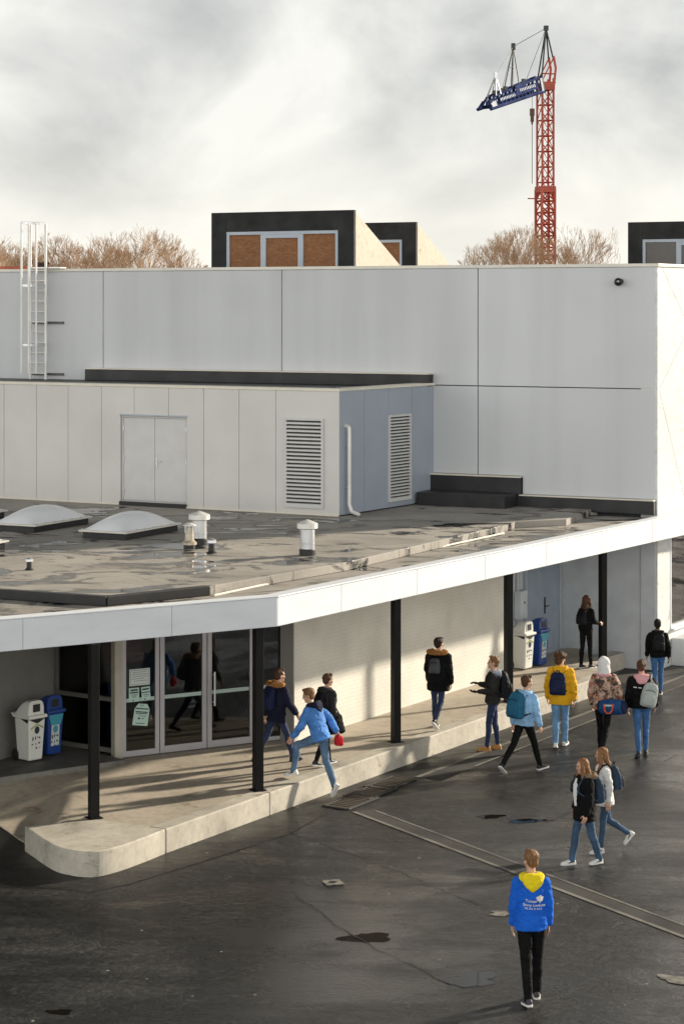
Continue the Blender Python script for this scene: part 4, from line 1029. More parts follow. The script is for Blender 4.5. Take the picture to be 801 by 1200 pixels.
# ------------------------------------------------------------------ wheeled bins
def wheelie(loc, rz, lab, dark):
    body, lid = (m_blue, m_blue) if dark else (m_white, m_white)
    t = thing('recycling_bin', lab, 'recycling bin', loc, rz, 'wheeled recycling bins'); t.scale = (.80, .80, 1)      # front faces -y
    mb = MB(); n = 4
    def ring(w, d, z, cy=0): return [(-w/2,-d/2+cy,z),(w/2,-d/2+cy,z),(w/2,d/2+cy,z),(-w/2,d/2+cy,z)]
    mb.hexa(ring(.36,.40,.03,.0) + ring(.44,.50,.74)); mb.build('body', body, t, bevel=.03, seg=3)
    mb = MB(); mb.hexa(ring(.50,.58,.745,0) + ring(.50,.58,.80,0)); rim = mb.build('rim', lid, t, bevel=.014)
    mb = MB(); v = []; nx = 14                                     # domed hood, blunt towards the front
    prof = []
    for k in range(nx+1):
        a = k/nx; y = -.21 + .44*a
        z = .24*math.sin(math.pi*(.5 if a < .28 else .5 + .5*(a-.28)/.72))**.7
        prof.append((y, .80 + max(z, .0)))
    rings = []
    for y, z in prof: rings.append((y, z))
    f = []; m = 9
    for i, (y, z) in enumerate(rings):
        for j in range(m+1):
            q_ = math.pi*j/m; w = .21*(abs(math.cos(q_))**.45)*(1 if math.cos(q_) > 0 else -1); v.append((w, y, .80 + (z-.80)*math.sin(q_)**.55))
    W_ = m+1
    for i in range(len(rings)-1):
        for j in range(m): f.append((i*W_+j, i*W_+j+1, (i+1)*W_+j+1, (i+1)*W_+j))
    f.append(tuple(range(W_)))
    mb.add(v, f); ld = mb.build('lid', lid, t, smooth=False)
    mb = MB(); mb.box((0,-.213,.915), (.26,.02,.18)); mb.build('mouth_frame', lid, ld, bevel=.006)
    mb = MB(); mb.box((0,-.222,.915), (.19,.012,.13)); mb.build('opening', m_black, ld)
    mb = MB()
    for s in (-1, 1): mb.tube((s*.2,.24,.76),(s*.2,.36,.79), .018, n=6)
    mb.tube((-.2,.36,.79),(.2,.36,.79), .018, n=6); mb.build('handle', lid, t)
    for s in (-1, 1):
        mb = MB(); mb.tube((s*.19-.025,.24,.1),(s*.19+.025,.24,.1), .1, n=18); w = mb.build('wheel', m_black, t, bevel=.008)
    # print on the front face: badge, pictograms
    yb = lambda z: -.20 - .05*(z-.03)/.71 - .0025
    def fl(mb, x, z, w, h, off=0): mb.hexa([(x-w/2,yb(z-h/2)-.001-off,z-h/2),(x+w/2,yb(z-h/2)-.001-off,z-h/2),(x+w/2,yb(z-h/2)+.002-off,z-h/2),(x-w/2,yb(z-h/2)+.002-off,z-h/2),(x-w/2,yb(z+h/2)-.001-off,z+h/2),(x+w/2,yb(z+h/2)-.001-off,z+h/2),(x+w/2,yb(z+h/2)+.002-off,z+h/2),(x-w/2,yb(z+h/2)+.002-off,z+h/2)])
    if dark:
        mb = MB(); fl(mb, 0, .36, .22, .36); mb.build('sticker', m_paperw, t)
        mb = MB(); mb.extr([(-.2,yb(.66)-.004,.72),(.2,yb(.66)-.004,.72),(.13,yb(.55)-.004,.545),(-.13,yb(.55)-.004,.545)], (0,-.012,0)); mb.build('flap', m_teal, t)
    else:
        mb = MB(); mb.extr([(-.215,yb(.72)-.003,.735),(.215,yb(.72)-.003,.735),(.03,yb(.68)-.003,.665),(-.03,yb(.68)-.003,.665)], (0,-.006,0)); mb.extr([(-.222,-.22,.735),(-.222,.05,.735),(-.217,-.20,.67)], (-.003,0,0)); mb.build('liner_bag', m_black, t)
        mb = MB()
        for s in (-1,1): mb.extr([(s*.17,yb(.56)-.002,.56),(s*.17,yb(.58)-.002,.585),(0,yb(.66)-.002,.655),(0,yb(.63)-.002,.63)], (0,-.002,0))
        mb.build('sticker', m_lime, t)
    mb = MB(); zc_ = .47 if dark else .545
    mb.extr([(.065*math.cos(k*math.pi/10), yb(zc_+.065*math.sin(k*math.pi/10))-.004, zc_+.065*math.sin(k*math.pi/10)) for k in range(20)], (0,-.002,0)); mb.build('badge', m_teal if dark else m_ink, t)
    mb = MB(); r = random.Random(9)
    icons = [(-.10,.40,.035,.08),(-.03,.41,.03,.07),(.03,.42,.045,.02),(.08,.41,.04,.04),(-.11,.31,.04,.03),(-.02,.31,.02,.05),(.07,.32,.05,.035),(.0,.24,.045,.04),(.09,.24,.02,.02)]
    for x, z, w, h in icons:
        mb = MB(); fl(mb, x*(.8 if dark else 1), z-(.06 if dark else 0), w*.8, h*.8, .003); mb.build('pictogram', m_ink, t)
# left pair in the dark recess, right pair by the service door
p = at(34, 893, .44); wheelie((p.x, p.y+.12, .44), R(47), 'white recycling bin with a domed lid in the dark recess on the left', False)
p = at(56, 886, .44); wheelie((p.x, p.y+.12, .44), R(47), 'blue recycling bin in the dark recess beside the left white bin', True)
p = at(612, 785, PZ); wheelie((p.x, p.y+.1, PZ), R(52), 'white recycling bin by the black column and electrical box', False)
p = at(629.5, 781, PZ); wheelie((p.x, p.y+.15, PZ), R(52), 'blue recycling bin in front of the blue grey service door', True)
# ------------------------------------------------------------------ people
def fabric(name, c, var=.22, rough=.85): return M(name, c, rough, var, 5, .6, 22, spec=.15, bdist=.02)
m_skin = M('skin', (.56,.33,.23), .5, .06, 6)
m_skin2 = M('skin_dark', (.10,.055,.035), .5, .06, 6)
m_lip = M('lip', (.35,.13,.10), .5)
m_eye = M('eye_dark', (.02,.016,.014), .3)
m_sole = M('white_rubber', (.72,.71,.68), .6, .05)
m_shoew = M('white_leather', (.76,.75,.72), .5, .06, 9)
m_shoeb = M('black_shoe', (.014,.014,.015), .5, .2)
m_shoeg = M('grey_shoe', (.05,.05,.06), .6, .2)
m_boot = M('tan_boot', (.42,.20,.055), .6, .2, 8)
m_blk = fabric('black_cloth', (.0055,.0055,.006)); m_blk2 = fabric('black_trousers', (.0065,.0062,.0065))
m_navy = fabric('navy_cloth', (.012,.014,.032)); m_dgrey = fabric('charcoal_cloth', (.028,.027,.026))
m_fur = M('orange_fur', (.34,.15,.035), .95, .5, 40, .9, 90)
m_furb = M('brown_fur', (.22,.15,.09), .95, .5, 40, .9, 90)
m_yel = fabric('yellow_cloth', (.78,.42,.02), .12); m_hoody = fabric('yellow_hood', (.84,.66,.02), .10)
m_hoodb = fabric('blue_hoodie', (.012,.12,.60), .12)
m_jeanl = mat_denim('light_denim', (.15,.30,.50)); m_jean = mat_denim('mid_denim', (.042,.125,.30)); m_jeant = mat_denim('faded_teal_denim', (.04,.085,.15)); m_jeant2 = mat_denim('slate_denim', (.035,.075,.14)); m_jeang = mat_denim('grey_blue_denim', (.095,.165,.27)); m_jeand = mat_denim('dark_denim', (.017,.03,.085))
m_jjack = mat_denim('bright_denim_jacket', (.065,.21,.55)); m_jjack2 = mat_denim('pale_denim_jacket', (.26,.47,.72))
m_camo = mat_camo('camouflage_cloth')
m_whitec = fabric('white_knit', (.72,.71,.70), .06); m_pink = fabric('pink_cloth', (.72,.36,.38), .1)
m_greyc = fabric('grey_jersey', (.36,.40,.45), .1); m_bagG = fabric('grey_nylon', (.38,.41,.39), .15, .6); m_bagD = fabric('dark_nylon', (.010,.0105,.013), .2, .6)
m_bagN = fabric('navy_nylon', (.012,.018,.055), .2, .6); m_bagT = fabric('teal_nylon', (.02,.12,.21), .2, .6); m_bagS = fabric('slate_blue_nylon', (.028,.05,.085), .2, .6)
m_bagB = fabric('blue_nylon', (.02,.07,.20), .2, .6); m_bagGr = fabric('charcoal_panel', (.07,.075,.085), .2, .6)
m_redc = fabric('red_cloth', (.55,.02,.03), .15); m_org = fabric('orange_strap', (.75,.12,.03), .1); m_glove = fabric('black_glove', (.016,.017,.016))
h_brown = mat_hair('brown_hair', (.085,.04,.02)); h_dark = mat_hair('dark_hair', (.028,.016,.011)); h_fair = mat_hair('light_brown_hair', (.20,.105,.045)); h_ging = mat_hair('ginger_blonde_hair', (.23,.115,.048)); h_black = mat_hair('black_hair', (.012,.010,.009))

def remesh(mb, voxel, smooth=4, disp=0, freq=(9,9,16), seed=0):
    me = mb.mesh('tmp'); o = bpy.data.objects.new('tmp', me); COL.objects.link(o)
    r = o.modifiers.new('r', 'REMESH'); r.mode = 'VOXEL'; r.voxel_size = voxel
    if smooth: s = o.modifiers.new('s', 'SMOOTH'); s.factor = .5; s.iterations = smooth
    dg = bpy.context.evaluated_depsgraph_get()
    out = bpy.data.meshes.new_from_object(o.evaluated_get(dg))
    bpy.data.objects.remove(o); bpy.data.meshes.remove(me)
    if disp:
        sd = Vector((seed*3.1, seed*1.7, seed*.9)); nrm = [v.normal.copy() for v in out.vertices]
        for v, n in zip(out.vertices, nrm):
            c = v.co; d = noise.noise(Vector((c.x*freq[0], c.y*freq[1], c.z*freq[2])) + sd)
            d2 = noise.noise(Vector((c.x*freq[0]*2.3 + c.z*5, c.y*freq[1]*2.3, c.z*freq[2]*1.6)) + sd)
            v.co = c + n*disp*(d*.8 + (abs(d2)*-1.2 + .3)*.8)
    for p in out.polygons: p.use_smooth = True
    return out
def put(me, name, mat, parent, label=None):
    me.name = name; me.materials.clear(); me.materials.append(mat)
    o = bpy.data.objects.new(name, me); COL.objects.link(o); o.parent = parent
    if label: o['label'] = label
    return o

ZV = Vector((0,0,1)); s_ = lambda i: (-1, 1)[i]
def person(label, foot, z, h, heading, top, legs, shoe=(None,None), hair=None, skin=None, lean=4, twist=0, arms=((0,6,12),(0,6,12)), leg=((18,2,8,0),(-16,2,14,-20)),
           hy=0, hp=0, hood=None, fur=None, hairstyle='short', coat=0, bulk=0, legw=0, lift=None, group=None, hands=None, female=False, glove=None, rootoff=(0,0)):
    """arms: (swing forward, out, elbow bend) for left, right; leg: (swing, out, knee, foot pitch) for left, right."""
    k = h/1.75; seed = int(foot[0]*13) % 97
    g = at(foot[0], foot[1], z)
    root = thing('person', label, 'person', (g.x+rootoff[0], g.y+rootoff[1], z), -R(heading), group)
    Rt = Matrix.Rotation(-R(twist), 3, 'Z') @ Matrix.Rotation(-R(lean), 3, 'X')
    u, f, r = Rt @ ZV, Rt @ Vector((0,1,0)), Rt @ Vector((1,0,0))
    pel = Vector((0,0,0)); W = (.165 if female else .182)*k
    P = {}
    for i, s in ((0,-1),(1,1)):
        a, b, kn, fp = leg[i]; b -= 2.6 if lift is None else 0
        hip = pel + Vector((s*.088*k, 0, -.02*k))
        dr = lambda a_, b_: Vector((s*math.sin(R(b_)), math.sin(R(a_))*math.cos(R(b_)), -math.cos(R(a_))*math.cos(R(b_))))
        knee = hip + dr(a, b)*.43*k; ank = knee + dr(a-kn, b*.5)*.42*k
        fd = Vector((s*.12, math.cos(R(fp)), math.sin(R(fp)))).normalized()
        P[i] = dict(hip=hip, knee=knee, ank=ank, fd=fd)
        a, b, el = arms[i][:3]; b2 = arms[i][3] if len(arms[i]) > 3 else b*.3
        sh = pel + u*.47*k + r*s*W
        da = lambda a_, b_: (-u*math.cos(R(a_))*math.cos(R(b_)) + f*math.sin(R(a_))*math.cos(R(b_)) + r*s*math.sin(R(b_)))
        elb = sh + da(a, b)*.285*k; wd = da(a+el, b2); wr = elb + wd*.245*k
        P[i].update(sh=sh, elb=elb, wr=wr, wd=wd)
    # drop the figure until the lower sole stands on the ground
    low = 1e9
    for i in (0,1):
        fd = P[i]['fd']; rt = Vector((fd.y, -fd.x, 0)).normalized(); up = rt.cross(fd).normalized()
        P[i]['fu'] = up; P[i]['fr'] = rt
        for e_ in (-.06, .10, .185): low = min(low, (P[i]['ank'] + fd*e_*k - up*.085*k).z)
    dz = Vector((0,0,-low if lift is None else lift))
    pel = pel + dz
    for i in (0,1):
        for q in ('hip','knee','ank','sh','elb','wr'): P[i][q] = P[i][q] + dz
    nb = pel + u*.53*k; hc = nb + (u*.55+ZV*.45).normalized()*.15*k + f*.018*k
    Hm = Matrix.Rotation(-R(hy), 3, 'Z') @ Matrix.Rotation(R(hp), 3, 'X')
    hx = lambda x, y, zz: hc + Hm @ (Vector((x,y,zz))*k)
    # ---- body: head, neck, trunk, arms and hands as one skin
    mb = MB()
    mb.ell(hx(0,-.004,.028), .073*k, .092*k, .088*k, Hm); mb.ell(hx(0,.022,-.045), .054*k, .062*k, .066*k, Hm); mb.ell(hx(0,.058,-.090), .026*k, .024*k, .022*k, Hm)
    mb.cap(hx(0,.088,.010), hx(0,.099,-.026), .008*k, .0125*k, 8)
    for s in (-1,1):
        mb.ell(hx(s*.074,-.008,-.005), .010*k, .020*k, .032*k, Hm, 10, 7); mb.ell(hx(s*.034,.078,.032), .024*k, .012*k, .010*k, Hm, 8, 6); mb.ell(hx(s*.038,.062,-.022), .024*k, .024*k, .026*k, Hm, 8, 6)
    mb.cap(nb - u*.05*k, hc - Vector((0,0,.05*k)) - f*.012*k, .056*k, .050*k)
    mb.loft([(pel+u*z_*k, r*rx*k, f*ry*k) for z_, rx, ry in ((.0,.14,.10),(.15,.125,.09),(.32,.15,.10),(.44,.15,.085),(.51,.07,.06))])
    hb = MB()
    for i, s in ((0,-1),(1,1)):
        q = P[i]; mb.cap(q['sh'] - u*.02*k, q['elb'], .042*k, .034*k); mb.cap(q['elb'], q['wr'], .034*k, .023*k)
        wd = q['wd'].normalized(); pn = (-r*s) - wd*(-r*s).dot(wd); pn.normalize()          # palm faces the body
        ps = wd.cross(pn).normalized(); 
        if ps.dot(f) < 0: ps = -ps                                                              # thumb side forward
        if hands and hands[i] == 'up': pn, ps = ps.copy(), (-pn).copy()
        w0 = q['wr']; pc = w0 + wd*.085*k; mark = (len(mb.v), len(mb.f))
        mb.loft([(w0, ps*.024*k, pn*.018*k), (w0+wd*.035*k, ps*.034*k, pn*.016*k), (pc, ps*.041*k, pn*.014*k), (pc+wd*.012*k, ps*.038*k, pn*.010*k)], 12)
        curl = 62 if hands and hands[i] == 'grip' else 24
        for j, (off, L) in enumerate(((.033,.070),(.011,.080),(-.011,.074),(-.032,.056))):
            b0 = w0 + wd*.078*k + ps*off*k
            d1 = wd*math.cos(R(curl*.5)) + pn*math.sin(R(curl*.5)) + ps*off*1.2; d2 = wd*math.cos(R(curl*1.6)) + pn*math.sin(R(curl*1.6))
            m_ = b0 + d1.normalized()*(.018+L*.55)*k; mb.cap(b0, m_, .0088*k, .0082*k, 8); mb.cap(m_, m_ + d2.normalized()*L*.55*k, .0082*k, .007*k, 8)
        b0 = w0 + wd*.028*k + ps*.026*k; d1 = (wd*.65 + ps*.6 + pn*.35).normalized(); m_ = b0 + d1*.045*k
        mb.cap(b0, m_, .0125*k, .010*k, 8); mb.cap(m_, m_ + (wd*.85+ps*.12+pn*.45).normalized()*.034*k, .010*k, .008*k, 8)
        hb.add(mb.v[mark[0]:], [tuple(j - mark[0] for j in fc) for fc in mb.f[mark[1]:]])
        q['hand'] = w0 + wd*.10*k; q['pn'] = pn; q['ps'] = ps
    body = put(remesh(mb, .0065, 2), 'body', skin or m_skin, root)
    if glove:
        gm = remesh(hb, .0065, 1)
        for v, n in zip(gm.vertices, [v.normal.copy() for v in gm.vertices]): v.co = v.co + n*.005
        put(gm, 'gloves', glove, root)
    eb = MB()
    for s in (-1,1): eb.ell(hx(s*.032,.080,.012), .012*k, .008*k, .007*k, Hm, 8, 6)
    eb.build('eyes', m_eye, root, smooth=True)
    eb = MB(); eb.ell(hx(0,.083,-.058), .022*k, .010*k, .006*k, Hm, 8, 6); eb.build('mouth', m_lip, root, smooth=True)
    # ---- hair
    if hair:
        mb = MB(); mb.ell(hx(0,-.022,.052), .088*k, .098*k, .085*k, Hm); mb.ell(hx(0,-.048,.0), .074*k, .062*k, .078*k, Hm)
        if hairstyle == 'short': mb.ell(hx(.01,.045,.108), .058*k, .045*k, .026*k, Hm)
        if hairstyle == 'crop': pass
        if hairstyle == 'curly':
            for a in range(10): mb.ell(hx(.085*math.cos(a*.63), -.03+.085*math.sin(a*.63), .045+.03*math.sin(a*2.1)), .036*k, .036*k, .045*k, Hm)
            mb.ell(hx(0,-.06,-.045), .085*k, .05*k, .08*k, Hm)
        if hairstyle == 'long':
            base = nb - f*.09*k
            mb.loft([(hx(0,-.055,.06), r*.075*k, f*.05*k), (hx(0,-.07,-.06), r*.088*k, f*.055*k), (base+u*.0*k, r*.10*k, f*.05*k), (base-u*.10*k, r*.105*k, f*.04*k), (base-u*.20*k-f*.01*k, r*.06*k, f*.02*k)], 14)
            for s in (-1,1):
                pts = [hx(s*.070,.02,.05), hx(s*.080,.018,-.05), nb + r*s*.085*k + f*.05*k, nb + r*s*.075*k + f*.115*k - u*.12*k, nb + r*s*.065*k + f*.13*k - u*.22*k]
                for a, b, ra, rb in zip(pts, pts[1:], (.030,.034,.034,.026), (.034,.034,.026,.012)): mb.cap(a, b, ra*k, rb*k, 10)
        put(remesh(mb, .009, 2, .012*k, (30,30,12), seed), 'hair', hair, root)
    # ---- jacket: trunk and sleeves
    B = bulk*k + .008*k
    hem = -(.06 + coat)
    rings = []
    if coat > .1: rings += [(pel - ZV*coat*k + u*.0, r*(.185*k+B), f*(.135*k+B))]
    prof = [(-.06 if coat <= .1 else -.03, .172,.128),(.04,.163,.120),(.14,.158,.116),(.26,.172,.122),(.36,.186,.124),(.43,.185,.112),(.485,.140,.090),(.53,.078,.070)]
    if coat and coat <= .1: rings.append((pel + u*hem*k, r*(.178*k+B), f*(.13*k+B)))
    rings += [(pel+u*z_*k, r*((rx - (.012 if female and z_ > .1 else 0))*k+B), f*(ry*k+B)) for z_, rx, ry in prof]
    mb = MB(); mb.loft(rings, 20)
    for i in (0,1):
        q = P[i]; sr = .060*k + B*.75
        mb.cap(q['sh'] - u*.034*k - r*s_(i)*.008*k, q['elb'], sr, .052*k+B*.75); mb.cap(q['elb'], q['wr'] - q['wd']*.01*k, .052*k+B*.75, .036*k+B*.6)
        mb.tube(q['elb'], q['wr'] + q['wd']*.012*k, .046*k+B*.7, .036*k+B*.6, 12)
    mb.loft([(nb-u*.05*k, r*.085*k, f*.078*k), (nb+u*.018*k, r*.072*k, f*.07*k)], 14)
    jme = remesh(mb, .0115, 3, .019*k, (7,7,12), seed)
    jacket = put(jme, 'jacket', top, root)
    # ---- trousers
    mb = MB(); lw = (legw + .002)*k
    mb.loft([(pel+u*.07*k, r*.150*k, f*.108*k), (pel, r*.162*k, f*.122*k), (pel-ZV*.07*k, r*.160*k, f*.122*k), (pel-ZV*.11*k, r*.11*k, f*.09*k)], 18)
    for i in (0,1):
        q = P[i]; sh_ = (q['ank']-q['knee']).normalized(); bk = Vector((0,-1,0)); 
        mb.cap(q['hip'] - ZV*.02*k, q['knee'], .086*k+lw*.5, .056*k+lw)
        calf = q['knee'].lerp(q['ank'], .32) + bk*.012*k
        mb.cap(q['knee'], calf, .056*k+lw, .055*k+lw); mb.cap(calf, q['ank'] + sh_*.005*k, .055*k+lw, .040*k+lw*1.1)
        mb.tube(calf, q['ank'] + sh_*.035*k, .053*k+lw, .041*k+lw*1.1, 12)
    put(remesh(mb, .0105, 3, .0095*k, (9,9,17), seed+5), 'trousers', legs, root)
    # ---- shoes
    sm, so_ = shoe
    for i in (0,1):
        q = P[i]; fd, up, rt = q['fd'], q['fu'], q['fr']; A = q['ank']
        ring = lambda e_, zc_, w, hh_: (A + fd*e_*k - up*(.085-zc_)*k, rt*w*k, up*hh_*k)
        mb = MB(); mb.loft([ring(-.068,.045,.022,.022), ring(-.055,.05,.036,.038), ring(-.01,.055,.042,.046), ring(.05,.048,.044,.036), ring(.11,.038,.047,.026), ring(.16,.033,.042,.020), ring(.188,.03,.026,.013)], 14)
        mb.loft([(A - up*.045*k, rt*.042*k, fd*.05*k), (A + up*.02*k, rt*.043*k, fd*.046*k)], 14)
        sh = put(remesh(mb, .008, 2), 'shoe', sm or m_shoeb, root)
        sl = MB(); pts = []
        for e_, w in ((-.074,.018),(-.064,.034),(-.02,.042),(.05,.044),(.12,.050),(.165,.044),(.188,.030),(.197,.012)): pts.append(A + fd*e_*k + rt*w*k - up*.086*k)
        pts += [p - rt*2*(p - A).dot(rt) for p in reversed(pts)]
        sl.extr(pts, up*.027*k); o = sl.build('sole', so_ or m_sole, sh, bevel=.004)
        if sm is m_shoew:
            for sd_2 in (-1,1):
                mk = MB(); mk.cap(A + fd*.0*k + rt*sd_2*.046*k - up*.030*k, A + fd*.075*k + rt*sd_2*.045*k - up*.044*k, .011*k, .006*k, 6); mk.build('side_mark', m_blk, sh)
    # ---- hood, fur
    if hood == 'up':
        mb = MB(); mb.ell(hx(0,-.03,.03), .112*k, .122*k, .128*k, Hm); mb.loft([(nb-u*.04*k-f*.03*k, r*.135*k, f*.12*k), (nb+u*.05*k-f*.03*k, r*.118*k, f*.115*k), (hx(0,-.04,.0), Hm@Vector((.108*k,0,0)), Hm@Vector((0,.115*k,0)))], 14)
        me = remesh(mb, .011, 8, .010*k, (12,12,12), seed)
        bm = bmesh.new(); bm.from_mesh(me); inv = Hm.transposed()
        dl = [v for v in bm.verts if (inv @ (v.co - hc)).y > .055*k and abs((inv @ (v.co-hc)).z) < .09*k]; bmesh.ops.delete(bm, geom=dl, context='VERTS'); bm.to_mesh(me); bm.free()
        put(me, 'hood', root.get('_h') or HOODM[0], root)
    if isinstance(hood, bpy.types.Material):
        mb = MB()
        for a in range(16):
            t = 2*math.pi*a/16; back = .5-.5*math.sin(t)
            mb.ell(nb + r*.100*k*math.cos(t) + f*(.078*math.sin(t)-.040)*k - u*(.005+.024*back)*k, (.046+.014*back)*k, (.042+.018*back)*k, (.034+.026*back)*k)
        mb.loft([(nb - f*.10*k + u*.025*k, r*.130*k, f*.055*k), (nb - f*.140*k - u*.05*k, r*.125*k, f*.045*k), (nb - f*.140*k - u*.125*k, r*.085*k, f*.035*k), (nb - f*.140*k - u*.175*k, r*.016*k, f*.014*k)], 14)
        put(remesh(mb, .010, 4, .009*k, (14,14,14), seed), 'hood', hood, root)
    if fur:
        mb = MB()
        for a in range(22):
            t = 2*math.pi*a/22; back = .5-.5*math.sin(t)
            if math.sin(t) > .85: continue
            mb.ell(nb + r*.165*k*math.cos(t) + f*(.10*math.sin(t)-.075)*k + u*(.012-.015*back)*k, .05*k, .047*k, .045*k)
        put(remesh(mb, .009, 1, .022*k, (55,55,55), seed), 'fur_trim', fur, root)
    Mw = Matrix.Translation(root.location) @ Matrix.Rotation(-R(heading), 4, 'Z')
    Tm = Matrix.Identity(4)
    for c_, vec in ((0,r),(1,f),(2,u)):
        for rr in range(3): Tm[rr][c_] = vec[rr]
    Tm.translation = pel + u*.30*k
    return dict(root=root, k=k, Mw=Mw, T=Tm, P=P, jme=jme, r=r, f=f, u=u, pel=pel, nb=nb, B=B)
HOODM = [m_whitec]

def backpack(p, lab, mat, size=(.30,.42,.15), pocket=None, dx=0, tilt=0, dz=0, strapmat=None, group=None, one=False, yaw=0, name='backpack', extra=0):
    k, B = p['k'], p['B']; w, hh, d = [x*k for x in size]
    t = thing(name, lab, 'backpack', group=group)
    Rl = Matrix.Rotation(R(yaw), 4, 'Z') @ Matrix.Rotation(R(tilt), 4, 'Y')
    back = -(.118*k + B + d*.42 + extra)
    t.matrix_world = p['Mw'] @ p['T'] @ Matrix.Translation((dx*k, back, dz*k)) @ Rl
    mb = MB()
    def sq(z_, w_, d_, y): return [(math.copysign(abs(math.cos(a))**.55, math.cos(a))*w_/2, y + math.copysign(abs(math.sin(a))**.6, math.sin(a))*d_/2, z_) for a in [2*math.pi*i/20 for i in range(20)]]
    rings = [(-.5,.80,.75),(-.46,.96,.98),(-.2,1.0,1.0),(.1,.98,.90),(.33,.86,.68),(.45,.66,.48),(.5,.30,.22)]
    v = []; f = []
    for z_, a, b in rings: v += sq(z_*hh, w*a, d*b, d*(1-b)*.45)
    for i in range(len(rings)-1):
        for j in range(20): f.append((i*20+j, i*20+(j+1)%20, (i+1)*20+(j+1)%20, (i+1)*20+j))
    f.append(tuple(range(20))[::-1]); f.append(tuple(range(len(v)-20, len(v)))); mb.add(v, f)
    put(remesh(mb, .012, 3, .010*k, (11,11,11), int(w*991)), 'bag_body', mat, t)
    mb = MB(); v = []; f = []
    for z_, a in ((-.42,.85),(-.36,1),(-.08,1),(.02,.8)): v += sq(z_*hh, w*.74*a, d*.34*a, -d*.48)
    for i in range(3):
        for j in range(20): f.append((i*20+j, i*20+(j+1)%20, (i+1)*20+(j+1)%20, (i+1)*20+j))
    f.append(tuple(range(20))[::-1]); f.append(tuple(range(60, 80))); mb.add(v, f)
    put(remesh(mb, .011, 3), 'pocket', pocket or mat, t)
    mb = MB(); mb.path([(-.03*k, d*.1, hh*.48), (-.025*k, d*.05, hh*.56), (.025*k, d*.05, hh*.56), (.03*k, d*.1, hh*.48)], .009*k, 6); mb.build('handle', strapmat or m_bagD, t)
    mb = MB(); mb.path([(-w*.30,-d*.40,hh*.16),(-w*.12,-d*.46,hh*.22),(w*.12,-d*.46,hh*.22),(w*.30,-d*.40,hh*.16)], .005*k, 5); mb.build('zip', m_blk, t)
    fy = .118*k*2 + 2*B
    for s in ((1,) if one else (-1, 1)):
        x = s*.105*k - dx*k; y0 = d*.45; top = .175*k - dz*k
        pts = [(s*.07*k, d*.30, hh*.40), (x, y0+.01*k, top+.005*k), (x, y0+fy*.30, top+.055*k+B*.6), (x+s*.005, y0+fy*.62, top+.035*k+B*.6), (x+s*.012*k, y0+fy*.98, top-.07*k), (x+s*.02*k, y0+fy*1.02, top-.18*k), (x+s*.062*k+s*B, y0+fy*.62, top-.28*k), (s*w*.42, d*.35, -hh*.38)]
        mb = MB()
        for a, b in zip(pts, pts[1:]): mb.cap(a, b, .017*k, .017*k, 8)
        put(remesh(mb, .009, 2), 'strap', strapmat or m_bagD, t)
    return t

S_ = 'students crossing the yard'
GP = 'students on the platform'
p1 = person('person in navy parka with orange fur hood walking past the glass doors', (324,894), PZ, 1.65, 52, m_navy, m_jeand, (m_shoeb, m_shoeb), h_brown, lean=5, arms=((-18,8,18),(20,8,24)), leg=((-24,1,12,-14),(26,1,8,4)), hy=10, fur=m_fur, bulk=.022, coat=.09, group=GP)
backpack(p1, 'dark navy backpack on the person in the orange fur hood', m_bagN, (.30,.44,.16), group='backpacks')
p2 = person('person in dark hooded jacket half hidden behind the jumping one', (381,897), PZ, 1.56, 48, m_dgrey, m_blk2, (m_shoeb, m_sole), h_brown, lean=5, arms=((12,8,20),(-8,10,26)), leg=((14,1,6,0),(-14,1,14,-10)), hy=14, hood=m_dgrey, bulk=.012, group=GP)
backpack(p2, 'small black backpack on the person behind the jumping one', m_bagD, (.26,.36,.12), group='backpacks')
# shoulder bag at the hip of the second one
t = thing('shoulder_bag', 'black shoulder bag hanging at the hip behind the jumping person', 'bag')
t.matrix_world = p2['Mw'] @ p2['T'] @ Matrix.Translation((.25,-.02,-.33)) @ Matrix.Rotation(R(-22), 4, 'Y') @ Matrix.Rotation(R(70), 4, 'Z')
mb = MB(); mb.loft([((0,0,-.2),(.15,0,0),(0,.05,0)),((0,0,-.17),(.18,0,0),(0,.07,0)),((0,0,.08),(.17,0,0),(0,.06,0)),((0,0,.16),(.12,0,0),(0,.03,0))], 16); put(remesh(mb, .012, 3, .012), 'bag_body', m_blk, t)
mb = MB(); mb.path([(-.12,0,.13),(-.05,.02,.36),(.05,.02,.36),(.12,0,.13)], .012, 6); mb.build('strap', m_bagD, t)
p3 = person('person in blue denim jacket leaping onto the platform', (375,942), 0, 1.72, -58, m_jjack, m_jeang, (m_shoew, m_sole), h_fair, lean=20, twist=-4, arms=((34,14,24),(-24,16,14)), leg=((66,4,58,-12),(-6,2,16,-58)), hy=-24, hp=-12, hood=m_navy, lift=1.10, legw=.006, bulk=.016, coat=.03, rootoff=(0,.15), hands=(None,'grip'))
hd = p3['Mw'] @ (p3['P'][1]['hand'] + p3['P'][1]['pn']*.02*p3['k'])
t = thing('red_cap', 'red knitted cap in the hand of the leaping person', 'cap', hd)
mb = MB(); mb.ell((0,0,-.05), .075,.06,.085); mb.ell((.03,0,-.10), .06,.05,.06); mb.ell((-.03,.01,-.11), .04,.05,.05); put(remesh(mb, .010, 2, .016, (14,14,14)), 'knit', m_redc, t)
mb = MB(); mb.ell((.0,0,.0), .05,.045,.03); put(remesh(mb, .008, 2, .006, (20,20,20)), 'brim', m_redc, t)
p4 = person('person in long black parka with brown fur hood walking along the white wall', (513,853), PZ, 1.66, 24, m_blk, m_jeand, (m_shoeb, m_sole), h_dark, lean=3, arms=((6,9,18),(-4,9,22)), leg=((4,2,2,0),(-10,2,34,-42)), hy=20, fur=m_fur, coat=.22, bulk=.038, group=GP)
